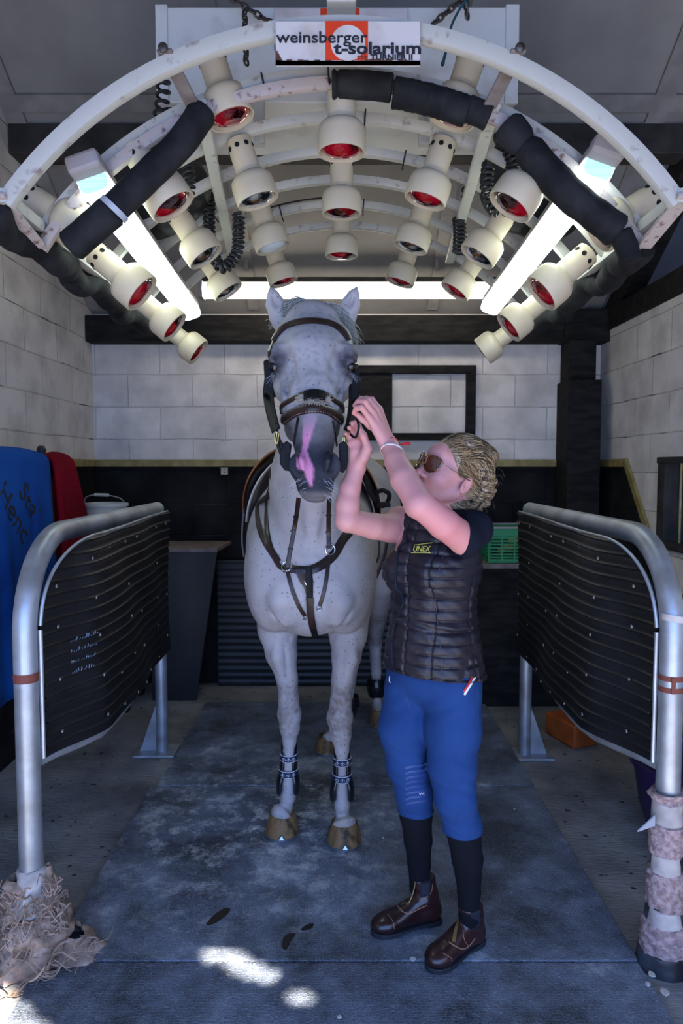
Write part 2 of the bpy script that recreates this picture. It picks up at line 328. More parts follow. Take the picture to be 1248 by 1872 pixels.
# unseen wall added above the doorway, holes cut to shape the sun patches
def sun_mask():
    mb = MB(); yy = FE; zlo = 2.45; c = .02
    holes = []
    for poly in ([(392, 1735), (420, 1728), (468, 1765), (512, 1788), (500, 1797), (440, 1783), (410, 1760)], [(362, 1737), (376, 1733), (400, 1752), (392, 1762)], [(522, 1820), (545, 1815), (576, 1826), (572, 1836), (535, 1832)],
                 [(-60, 1745), (0, 1800), (90, 1890), (-60, 1960)]):
        hp = []
        for q in poly:
            g = FL(*q); t = (g.y-yy)/SUND.y; o = g-SUND*t; hp.append((o.x, o.z))
        holes.append(hp)
    def inside(x, z, p):
        r = False; n = len(p)
        for i in range(n):
            x0, z0 = p[i]; x1, z1 = p[i-1]
            if (z0 > z) != (z1 > z) and x < (x1-x0)*(z-z0)/(z1-z0)+x0: r = not r
        return r
    hx = [q[0] for h in holes for q in h]; hz = [q[1] for h in holes for q in h]
    ax0, ax1, az0, az1 = min(hx)-c, max(hx)+c, min(hz)-c, max(hz)+c
    az1 = min(az1, FZ-.02); az0 = max(az0, zlo)
    for (x0, x1, z0, z1) in ((WL-.2, 3.7, zlo, az0), (WL-.2, 3.7, az1, FZ+.1), (WL-.2, ax0, az0, az1), (ax1, 3.7, az0, az1)):
        if x1 > x0 and z1 > z0: mb.add([(x0, yy, z0), (x1, yy, z0), (x1, yy, z1), (x0, yy, z1)], [(0, 1, 2, 3)])
    nx = int((ax1-ax0)/c)+1; nz = int((az1-az0)/c)+1; dx = (ax1-ax0)/nx; dz = (az1-az0)/nz
    for i in range(nx):
        for j in range(nz):
            x = ax0+i*dx; z = az0+j*dz
            if not any(inside(x+dx/2, z+dz/2, h) for h in holes): mb.add([(x, yy, z), (x+dx, yy, z), (x+dx, yy, z+dz), (x, yy, z+dz)], [(0, 1, 2, 3)])
    struct(mb.build('wall_sun_mask', 'black_wood', smooth=False))
sun_mask()
# rubber mats (1.83 x 1.22 m) on the floor
def rmat(x0, x1, y0, y1, skew=0, label='', z=.016):
    mb = MB(); n = 14; rows = []
    top = [(x0+skew, y0), (x1+skew, y0), (x1, y1), (x0, y1)]
    mb.prism([(a, b, 0.0005) for a, b in top], (0, 0, 0), (0, 0, z))
    o = mb.build('rubber_mat', 'rubber_mat', smooth=False, bevel=.004, origin=((x0+x1)/2, (y0+y1)/2, 0))
    return tag(o, label, 'mat')
rmat(-.93, .92, .88, 2.108, 0, 'nearest rubber floor mat, cut off by the bottom edge, sun spots on it')
rmat(-.915, .925, 2.118, 3.322, 0, 'large rubber floor mat with dimpled surface under the front hooves and the boots')
rmat(-.885, .93, 3.334, 4.55, 0, 'rear rubber floor mat behind the front hooves, under the hind legs')
# timber frame with a dark hatch on the back wall
fr = MB(); a = P(664, 668, 4.97); b_ = P(868, 805, 4.97); x0, z1, x1, z0 = .06, a.z, b_.x, b_.z
for A, B in (((x0, z1-.055), (x1, z1)), ((x0, z0), (x1, z0+.05)), ((x1-.065, z0+.05), (x1, z1-.055)), ((x0, z0+.05), (x0+.05, z1-.055))): fr.span((A[0], 4.955, A[1]), (B[0], 4.998, B[1]))
fw = fr.build('window_1', 'black_wood', smooth=False, bevel=.004); struct(fw)
struct(MB().span((x0+.05, 4.975, z0+.05), (P(717, 700, 4.97).x, 4.99, z1-.055)).build('hatch_board', 'black_wood', fw, smooth=False))
# barred opening in the right wall
wf = MB(); y1 = 4.05
wf.span((WR-.004, y1-.09, 1.12), (WR+.15, y1, 1.58)); wf.span((WR-.012, 3.0, 1.565), (WR+.15, y1, 1.60)); wf.span((WR-.03, 3.0, 1.095), (WR+.15, y1+.02, 1.125))
wn = wf.build('window_2', 'old_wood', smooth=False, bevel=.004); struct(wn)
for i in range(9):
    MB().tube([(WR+.06, 3.90-i*.085, 1.12), (WR+.06, 3.90-i*.085, 1.58)], .007, 8).build('window_bar', 'brass_paint', wn)
# floor grate, debris
# ================================================================== SOLARIUM
mat('cream', (.52, .44, .31), .45, col2=(.44, .36, .25), nscale=6, contrast=.4, bump=.1, bscale=60)
mat('frame_white', (.46, .44, .39), .5, col2=(.26, .22, .19), nscale=26, namt=.66, contrast=.12, bump=.15, bscale=50)
mat('frame_worn', (.42, .35, .32), .6, col2=(.16, .09, .07), nscale=40, namt=.62, contrast=.12, bump=.4, bscale=60)
mat('box_white', (.60, .59, .55), .5, col2=(.42, .38, .33), nscale=5, namt=.64, contrast=.2)
mat('black_hole', (.004, .004, .004), .9)
mat('foam', (.007, .007, .008), .8, spec=.2, col2=(.018, .018, .020), nscale=12, bump=.9, bscale=45)
mat('tape', (.35, .37, .42), .35)
mat('cable', (.014, .014, .015), .5)
mat('chain_steel', (.10, .09, .08), .45, metal=.7, col2=(.06, .045, .035), nscale=30)
mat('red_glass', (.30, .0, .008), .06, coat=1, spec=1, col2=(.015, 0, .001), nscale=11, namt=.5, contrast=.12, detail=1)
mat('clear_glass', (.85, .88, .92), .15, metal=1, col2=(.22, .24, .28), nscale=26, namt=.55, contrast=.12, detail=2, bump=.5, bscale=30)
mat('frosted_glass', (.55, .62, .62), .25, coat=.6)
mat('chrome', (.8, .8, .82), .12, metal=1)
mat('diffuser', (.8, .85, .83), .3, emit=(.84, 1.0, .93), estr=6.5)
mat('diffuser_end', (.55, .7, .72), .15, emit=(.45, .80, .82), estr=.55, col2=(.2, .4, .42), nscale=3, stretch=(.1, .1, 60), contrast=.3)
mat('tube_light', (.9, .88, .8), .3, emit=(1, .93, .80), estr=6)
mat('cap_grey', (.30, .27, .27), .6)
mat('sign_white', (.58, .53, .50), .5, col2=(.45, .38, .34), nscale=9, namt=.62, contrast=.2, bump=.2, bscale=50)
mat('sign_red', (.62, .045, .012), .5); mat('sign_black', (.02, .02, .025), .5); mat('rust', (.06, .022, .014), .8, col2=(.12, .05, .03), nscale=30)
mat('dust_brown', (.13, .10, .09), .7, col2=(.20, .17, .16), nscale=16)
CZ = 1.595; RA = 1.155
def arcpt(th, y, r=RA): return Vector((r*math.sin(th), y, CZ+r*math.cos(th)))
AY = [2.0, 2.265, 2.535, 2.80, 3.07, 3.35, 3.635]
sol = thing('solarium', (0, 2.8, 2.9), 'arched cream overhead heat-lamp solarium hanging on chains above the horse', 'solarium')
rd = math.radians
def arc(y, r=RA, a=53.8, m='frame_white', fl=(.017, .021), n=48, name='arched_rail', bumps=0):
    pts = [arcpt(rd(-a+2*a*i/n), y, r) for i in range(n+1)]
    return MB().tube(pts, 1.0, 8, flat=fl).build(name, m, sol)
for i, y in enumerate(AY): arc(y, r=RA-(.016 if i == 0 else 0), fl=(.019, .025) if i == 0 else (.017, .019))
RB = 1.113
arc(2.235, r=RB, m='frame_worn', fl=(.015, .02), a=56)
def axis_at(x, y, r=RA): return arcpt(math.asin(x/r), y, r)
for xa, xb in ((-.425, -.545), (.455, .545)):
    pts = [axis_at(xa+(xb-xa)*i/8, 2.2+(3.66-2.2)*i/8, RA-.03) for i in range(9)]
    MB().tube(pts, 1, 8, flat=(.022, .010), up=(0, 0, 1)).build('cross_rail', 'frame_white', sol)
for s in (-1, 1):
    MB().tube([arcpt(s*rd(53.4), 1.98), arcpt(s*rd(53.4), 3.66)], 1, 8, flat=(.02, .02)).build('end_rail', 'frame_white', sol)
for th in (-24, 24):
    a = arcpt(rd(th), 1.985, RA+.01); b_ = arcpt(rd(th*.97), 2.235, RB)
    m = MB(); m.bar(a-Vector((0, .012, 0)), b_-Vector((0, .03, 0)), .042, .008); m.build('bracket', 'dust_brown', sol, smooth=False, bevel=.002)
    for q in (a+Vector((0, -.018, 0)), b_+Vector((0, -.035, 0))): MB().lathe([(.013, 0), (.013, .006), (.007, .010)], q, rot_z_to((0, -1, 0)), 10).build('bolt', 'chain_steel', sol)
for s in (-1, 1):
    a = arcpt(s*rd(53.6), 1.985); b_ = arcpt(s*rd(56), 2.24, RB)
    MB().bar(a+Vector((0, -.02, 0)), b_+Vector((0, -.02, .0)), .045, .012).build('bracket', 'frame_worn', sol, smooth=False, bevel=.002)
# lamp heads
def lamp_meshes():
    neck = MB().lathe([(.036, 0), (.043, .004), (.044, .05), (.043, .125)], n=28, capb=False)
    cup = MB().lathe([(.043, .108), (.046, .122), (.062, .130), (.072, .142), (.075, .158), (.075, .212), (.073, .218), (.069, .218), (.068, .200), (.060, .185)], n=36, capa=False, capb=False)
    bulb = MB().lathe([(.066, .188), (.0655, .200), (.060, .209), (.048, .217), (.030, .223), (.012, .2255), (.001, .226)], n=32, capa=False, capb=True)
    rim = MB().lathe([(.064, .196), (.0672, .197), (.0672, .204), (.064, .205)], n=32, capa=False, capb=False)
    return neck, cup, bulb, rim
NK, CUP, BULB, RIM = lamp_meshes()
def xf(mb, M, name, m, parent):
    o = MB(); o.add([M @ v for v in mb.v], mb.f); return o.build(name, m, parent)
def lamp(th, row, kind, tilt=0, extra=None):
    y = AY[row]; r = RA-.018
    if row == 0: y = 2.29; r = 1.305 if abs(th) < .5 else 1.28
    elif abs(th) > .8: r = RA-.045; th *= 1+.012*(row-2)
    p = arcpt(th, y, r)
    td = th*((1.16 if row == 0 else .97) if abs(th) > .8 else 1)
    d = Vector((-math.sin(td), tilt, -math.cos(td))).normalized()
    if extra: d = Vector(extra).normalized()
    M = Matrix.Translation(p) @ rot_z_to(d).to_4x4()
    h = xf(NK, M, 'lamp_head', 'cream', sol)
    cupo = xf(CUP, M, 'lamp_cup', 'cream', h)
    bo = xf(BULB, M, 'heat_bulb', {'r': 'red_glass', 'c': 'clear_glass', 'f': 'frosted_glass'}[kind], h)
    bo['label'] = {'r': 'ruby red infrared bulb', 'c': 'clear silvered reflector bulb', 'f': 'frosted pale bulb'}[kind]
    xf(RIM, M, 'bulb_rim', 'chrome', h)
    hb = MB()
    for k in range(8):
        an = 2*PI*k/8+.2; c = Vector((.0435*math.cos(an), .0435*math.sin(an), .032))
        R = rot_z_to((math.cos(an), math.sin(an), 0)); hb.lathe([(.0085, -.002), (.0085, .0015)], c, R, 12)
    xf(hb, M, 'vent_holes', 'black_hole', h)
lk = {0: 'rrrr', 1: 'rrr', 2: 'rcrr', 3: 'crc', 4: 'rfcr', 5: 'crr', 6: 'rrrr'}
for row in range(7):
    ths = [-51, -18.3, 18.3, 51] if row % 2 == 0 else [-34.5, 0, 34.5]
    for i, t in enumerate(ths):
        ex = (-1, .30, -.72) if (row == 6 and i == 3) else None
        lamp(rd(t), row, lk[row][i], extra=ex)
# white housing box with the second sign
bx0, bx1 = P(290, 100, 2.7).x, P(943, 100, 2.7).x
MB().span((bx0, 2.68, 2.87), (bx1, 3.12, 3.205)).build('control_box', 'box_white', sol, smooth=False, bevel=.006)
MB().span((bx0-.004, 2.672, 2.865), (bx0+.04, 2.69, 3.21)).build('box_end_trim', 'box_white', sol, smooth=False, bevel=.003)
MB().span((bx1-.045, 2.672, 2.865), (bx1+.004, 2.69, 3.21)).build('box_end_trim', 'box_white', sol, smooth=False, bevel=.003)
for s in (bx0+.03, bx1-.03): MB().lathe([(.03, 0), (.035, .02), (.03, .05)], (s, 2.74, 2.82), None, 14).build('rubber_buffer', 'foam', sol)
for x in (-.3, .3): MB().span((x-.02, 2.66, 2.72), (x+.02, 2.70, 2.92)).build('hanger_plate', 'frame_white', sol, smooth=False, bevel=.002)
MB().span((-.04, 2.0, 2.80), (.04, 2.9, 2.84)).build('spine_bar', 'frame_white', sol, smooth=False, bevel=.004)
# sign plates
def sign(px0, py0, px1, py1, Y, name, part=False):
    a = P(px0, py0, Y); b_ = P(px1, py1, Y); W = b_.x-a.x; Hh = a.z-b_.z
    pl = MB().span((a.x, Y, b_.z), (b_.x, Y+.006, a.z)).build(name, 'sign_white', sol, smooth=False, bevel=.002)
    ed = MB(); ed.span((a.x, Y-.0015, b_.z), (b_.x, Y-.0003, b_.z+Hh*.10))
    for i in range(26):
        x = a.x+W*(i+.5)/26; h = Hh*(.10+.05*random.random()); ed.span((x-W/52, Y-.0015, b_.z), (x+W/52, Y-.0003, b_.z+h))
    for i in range(7): z = b_.z+Hh*(.08+.035*i); ed.span((a.x, Y-.0015, z), (a.x+W*(.05-.006*i), Y-.0003, z+Hh*.036))
    ed.build('rusty_edge', 'rust', pl, smooth=False)
    x0 = a.x+W*.345; x1 = a.x+W*.638
    MB().span((x0, Y-.001, b_.z+Hh*.12), (x1, Y-.0002, a.z-.001)).build('red_square', 'sign_red', pl, smooth=False)
    cx = a.x+W*.50; cz = b_.z+Hh*.50; rr = Hh*.40
    MB().lathe([(rr, 0), (rr, .0010)], (cx, Y-.0008, cz), rot_z_to((0, -1, 0)), 40).build('white_disc', 'sign_white', pl, smooth=False)
    R = Matrix.Rotation(PI/2, 4, 'X')
    def tx(s, x, z, size, **k):
        M = Matrix.Translation((x, Y-.0026, z)) @ R @ Matrix.Diagonal((k.pop('sx', 1), 1, 1, 1)); text_obj('sign_lettering', s, size, M, 'sign_black', pl, **k)
    tx('weinsberger', a.x+W*.008, a.z-Hh*.50, Hh*.36, sx=1.17, bold=.0005)
    tx('t-solarium', a.x+W*.405, a.z-Hh*.745, Hh*.37, sx=1.33, bold=.0012)
    tx('TYP', a.x+W*.56, b_.z+Hh*.125, Hh*.12, sx=1.2); tx('TURNIER II', a.x+W*.655, b_.z+Hh*.12, Hh*.17, sx=1.2, bold=.0006)
    return pl
sign(503, 38, 768, 120, 1.968, 'sign_plate')
sign(501, 15, 745, 92, 2.66, 'sign_plate')
tb = MB(); tb.span(P(614, 14, 2.1), P(622, 33, 2.12)); tb.span(P(642, 12, 2.1), P(650, 33, 2.12)); tb.span(P(620, 14, 2.1), P(645, 30, 2.115)); tb.build('sign_clip', 'cap_grey', sol, smooth=False, bevel=.002)
# foam sleeves
def foam(pts, r, wob=.12, creases=(), k=7, closed_end=True):
    pp = catmull(pts, k); n = len(pp); rs = []
    for i in range(n):
        q = r*(1+wob*.5*math.sin(i*.9)*math.sin(i*.37+1))
        for c in creases: q -= r*.22*math.exp(-((i/(n-1)-c)/.012)**2)
        if i in (0, n-1): q *= .86
        rs.append(q)
    return MB().tube(pp, rs, 18).build('foam_sleeve', 'foam', sol)
def along(th0, th1, y, r, n, dz=0): return [arcpt(rd(th0+(th1-th0)*i/(n-1)), y, r)+Vector((0, 0, dz)) for i in range(n)]
foam(along(-1.5, 8, 2.215, RB-.014, 5), .040, creases=(.10,), wob=.04)
foam(along(8.2, 20.5, 2.215, RB-.026, 9), .044, creases=(), wob=.06)
foam(along(20, 24, 2.215, RB-.016, 3), .038, wob=.04)
f1 = foam([arcpt(rd(-22), 2.21, RB-.01), P(330, 262, 2.19), P(270, 322, 2.17), P(205, 385, 2.15)], .044, creases=(.16,), wob=.05)
f2 = foam([P(207, 383, 2.15), P(165, 420, 2.16), P(128, 452, 2.17)], .047, wob=.03)
MB().tube([P(212, 378, 2.15), P(205, 386, 2.15)], .0475, 18).build('tape_band', 'tape', sol)
foam([P(925, 228, 2.21), P(975, 285, 2.20), P(1035, 350, 2.19), P(1088, 393, 2.18), P(1130, 425, 2.18)], .047, creases=(.18,), wob=.10)
foam([P(1132, 425, 2.2), P(1146, 455, 2.2), P(1150, 480, 2.2)], .034, wob=.05)
ys = [1.99+.1*i for i in range(17)]
for s in (-1, 1):
    pts = []
    for i, y in enumerate(ys):
        a = arcpt(s*rd(54.2), y, RA+.01); sag = .035*math.sin(i*1.18)
        pts.append(a+Vector((s*(.012+sag*.5), 0, -.02-abs(sag))))
    if s > 0: pts = pts[3:]
    foam(pts, .046, creases=(.08, .36, .63, .84) if s < 0 else (.3, .62), wob=.14, k=5)
MB().lathe([(.030, 0), (.030, .012)], arcpt(rd(-54.2), 1.972, RA+.02)+Vector((-.012, 0, -.02)), rot_z_to((0, -1, 0)), 16).build('sleeve_end', 'black_hole', sol)
# light battens along both flanks
def batten(s, xa, ya, pa, pb):
    a = pa; b_ = pb; d = (b_-a).normalized(); up = Vector((s*.35, 0, 1)); up = (up-d*up.dot(d)).normalized(); x = d.cross(up)
    L = (b_-a).length; o = MB(); prof = []
    for k in range(13): an = PI*k/12; prof.append((-.047*math.copysign(abs(math.cos(an))**.45, math.cos(an)), -.052*abs(math.sin(an))**.5))
    rows = []
    for t in [0.0, .008]+[.06*i for i in range(1, int(L/.06))]+[L-.008, L]:
        k = .93 if t in (0.0, L) else 1.0
        rows.append([a+d*t+x*(p*k)+up*(q*k) for p, q in prof])
    o.grid(rows); hs = MB().bar(a+up*.014, b_+up*.014, .10, .035, up=up); base = hs.build('light_batten', 'cap_grey', sol, smooth=False, bevel=.004)
    dd = o.build('light_diffuser', 'diffuser', base)
    e = MB(); e.add([a-d*.001+x*(p*.95)+up*(q*.95) for p, q in prof], [tuple(range(len(prof)))])
    e.build('diffuser_end', 'diffuser_end', base, smooth=False)
    MB().box(a-d*.03+up*.02, (.10, .06, .055), Matrix((x, d, up)).transposed()).build('end_cap', 'cap_grey', base, smooth=False, bevel=.012)
    for i in range(3):
        for sd in (-1, 1):
            c = a+d*(L*(.2+.3*i))+x*sd*.049; MB().box(c, (.006, .03, .022), Matrix((x, d, up)).transposed()).build('clip', 'chrome', base, smooth=False, bevel=.002)
batten(-1, 0, 0, P(166, 322, 2.17), P(347, 566, 3.55))
batten(1, 0, 0, P(1098, 296, 2.17), P(898, 556, 3.55))
# fans above the frame
def fan(name, c, nrm, R_, label):
    R = rot_z_to(nrm)
    t = MB().lathe([(R_*1.02, .05), (R_*1.02, .10), (R_*.5, .16), (.05, .17)], c, R, 40, capa=False).build('fan', 'cable', sol, origin=c); t['label'] = label
    M = Matrix.Translation(c) @ R.to_4x4()
    def T(v): return M @ Vector(v)
    g = MB()
    for rr, z in ((R_, 0), (R_, .045), (R_*.96, -.022), (R_*.28, -.03)): g.tube([T((rr*math.cos(2*PI*k/40), rr*math.sin(2*PI*k/40), z)) for k in range(40)], .0035, 6, closed=True)
    for k in range(72):
        an = 2*PI*k/72; cs, sn = math.cos(an), math.sin(an)
        g.tube([T((R_*.27*cs, R_*.27*sn, -.03)), T((R_*.75*cs, R_*.75*sn, -.03)), T((R_*.97*cs, R_*.97*sn, -.014)), T((R_*cs, R_*sn, .045))], .0016, 4)
    g.build('wire_guard', 'cable', t)
    MB().lathe([(.07, -.02), (.075, .0), (.07, .06)], c, R, 24).build('motor_hub', 'cable', t)
    for k in range(5):
        an = 2*PI*k/5; rows = []
        for i in range(7):
            r = .06+(R_*.9-.06)*i/6; wd = .5-.03*i; rows.append([T((r*math.cos(an+wd*(q/3-.5)*1.4), r*math.sin(an+wd*(q/3-.5)*1.4), .02+.03*(q/3-.5))) for q in range(4)])
        MB().grid(rows).build('fan_blade', 'foam', t, solid=.003)
fan('guarded_fan', P(277, 335, 2.87), (.45, -.25, -.86), .205, 'black wire-guarded fan above the left half of the lamp frame')
fan('guarded_fan', P(985, 335, 2.87), (-.45, -.25, -.86), .205, 'black wire-guarded fan above the right half of the lamp frame')
# coiled cables
def coil(pts, turns, label, r=.016, wire=.0055):
    pp = catmull(pts, 14); L = [0]
    for i in range(1, len(pp)): L.append(L[-1]+(pp[i]-pp[i-1]).length)
    tot = L[-1]; n = int(turns*12); out = []; j = 0
    d0 = (pp[1]-pp[0]).normalized(); N = d0.orthogonal().normalized()
    for i in range(n+1):
        s = tot*i/n
        while j < len(pp)-2 and L[j+1] < s: j += 1
        f = (s-L[j])/max(1e-9, L[j+1]-L[j]); c = pp[j].lerp(pp[j+1], f); d = (pp[j+1]-pp[j]).normalized()
        N = (N-d*N.dot(d)).normalized(); B = d.cross(N); an = 2*PI*turns*i/n
        out.append(c+(N*math.cos(an)+B*math.sin(an))*r)
    o = MB().tube(out, wire, 7).build('coiled_cable', 'cable', None, origin=out[0])
    return tag(o, label, 'cable', 'coiled cables of the solarium')
coil([P(299, 140, 2.5), P(298, 175, 2.5), P(292, 220, 2.5), P(300, 240, 2.5)], 6, 'loosely coiled black cable hanging behind the left bracket near the white box', r=.020, wire=.006)
coil([P(338, 262, 2.6), P(343, 300, 2.6), P(346, 345, 2.6), P(335, 380, 2.6)], 13, 'coiled black cable beside the left red lamp and fan', r=.018)
coil([P(383, 350, 3.0), P(382, 400, 3.0), P(386, 450, 3.0), P(405, 489, 3.0), P(432, 465, 3.0), P(436, 420, 3.0), P(436, 392, 3.0)], 30, 'coiled black cable hanging in a U shape at the left cross rail', r=.020, wire=.0075)
coil([P(893, 300, 2.5), P(890, 345, 2.5), P(907, 383, 2.5), P(930, 372, 2.5), P(934, 330, 2.5), P(938, 300, 2.5), P(920, 255, 2.5), P(905, 260, 2.5)], 26, 'coiled black cable looping beside the right red lamp', r=.019, wire=.0065)
coil([P(838, 400, 3.1), P(840, 430, 3.1), P(838, 465, 3.1)], 9, 'short bunched coiled cable hanging at the right cross rail', r=.024, wire=.006)
coil([P(852, 345, 3.2), P(850, 380, 3.2), P(845, 400, 3.2)], 4, 'thin coiled cable high behind the right cross rail', r=.018, wire=.004)
# thin wires and ties on the rails
for A in ((-24, 6, 2.28, .028), (-17, 0, 3.33, .024), (0, 22, 2.28, .026)): MB().tube(along(A[0], A[1], A[2], RA+A[3], 16), .004, 6).build('wire', 'cable', sol)
for th, y in ((-12, 2.265), (4, 2.535), (12, 2.8), (-20, 2.8), (22, 3.07), (-14, 3.35), (5, 3.35), (-28, 3.07), (30, 2.535), (-2, 2.235)):
    MB().tube([arcpt(rd(th), y-.022, RA+.02), arcpt(rd(th), y-.022, RA-.03), arcpt(rd(th)+.002, y-.02, RA-.055)], .003, 5).build('cable_tie', 'cable', sol)
# chains
def chain(a, b_, label, n=None, link=.032):
    a = Vector(a); b_ = Vector(b_); d = b_-a; L = d.length; d.normalize(); n = int(L/(link*.72)) or 1
    s1 = d.orthogonal().normalized(); s2 = d.cross(s1); t = thing('hanging_chain', a, label, 'chain', 'chains holding the solarium')
    for i in range(n):
        c = a+d*(L*(i+.5)/n); x = s1 if i % 2 else s2; pts = []
        for k in range(14): an = 2*PI*k/14; pts.append(c+d*math.cos(an)*link*.5+x*math.sin(an)*link*.29)
        MB().tube(pts, .0042, 6, closed=True).build('chain_link', 'chain_steel', t)
chain(P(418, -6, 2.6), P(500, 45, 2.62), 'steel chain running down to the left of the sign')
chain(P(447, 18, 2.58), P(450, 118, 2.50), 'short steel chain with a loose end left of the sign')
chain(P(850, -6, 2.6), P(790, 45, 2.62), 'steel chain running down to the right of the sign')
chain(P(852, 0, 2.56), P(854, 36, 2.56), 'short steel chain end by the blue cord right of the sign')
mat('teal_cord', (.01, .07, .09), .6)
tag(MB().tube(catmull([P(856, -5, 2.5), P(838, 20, 2.5), P(824, 50, 2.49), P(817, 85, 2.48), P(808, 120, 2.47)], 6), [.004]*18+[.005]*5+[.007, .005], 6).build('knotted_cord', 'teal_cord'), 'dark teal cord dangling in front of the white box', 'cord')
# wall strip light at the back
tl = thing('strip_light', (0, 4.55, 2.72), 'long glowing fluorescent strip light behind the lamp frame', 'strip light')
a = P(372, 531, 4.5); b_ = P(905, 531, 4.5)
MB().tube([a, b_], .05, 20).build('light_tube', 'tube_light', tl)
MB().bar(a+Vector((-.02, .03, .065)), b_+Vector((.02, .03, .065)), .09, .03).build('housing', 'black_wood', tl, smooth=False, bevel=.004)
for q in (a-Vector((.025, 0, 0)), b_+Vector((.0, 0, 0))): MB().span(q+Vector((0, -.05, -.05)), q+Vector((.025, .07, .055))).build('end_bracket', 'cap_grey', tl, smooth=False, bevel=.004)
for x in (-.6, .6): MB().tube([(x, 4.56, 2.78), (x, 4.58, 2.86)], .012, 8).build('ceiling_fixing', 'cap_grey', tl)
# ================================================================== PARTITIONS AND STABLE CLUTTER
mat('galv', (.40, .43, .47), .42, metal=.55, col2=(.20, .19, .18), nscale=7, namt=.58, contrast=.35, bump=.15, bscale=50)
mat('ribbed_rubber', (.007, .007, .008), .45, spec=.38, col2=(.016, .016, .018), nscale=4, namt=.6, bump=.25, bscale=25)
mat('rivet', (.22, .21, .20), .5, metal=.6)
mat('rope_fibre', (.42, .30, .23), .95, col2=(.22, .15, .11), nscale=20, bump=.8, bscale=120)
mat('carpet', (.40, .30, .29), .98, col2=(.22, .15, .15), nscale=60, bump=1, bscale=160)
mat('white_cloth_tape', (.50, .45, .42), .8, col2=(.30, .27, .26), nscale=12, bump=.4, bscale=90)
mat('duct_tape', (.05, .055, .065), .3, col2=(.015, .015, .018), nscale=8, bump=.3, bscale=20)
mat('rust_band', (.16, .045, .03), .7)
ZT = 1.325
def sstep(a, b_, x): t = max(0, min(1, (x-a)/(b_-a))); return t*t*(3-2*t)
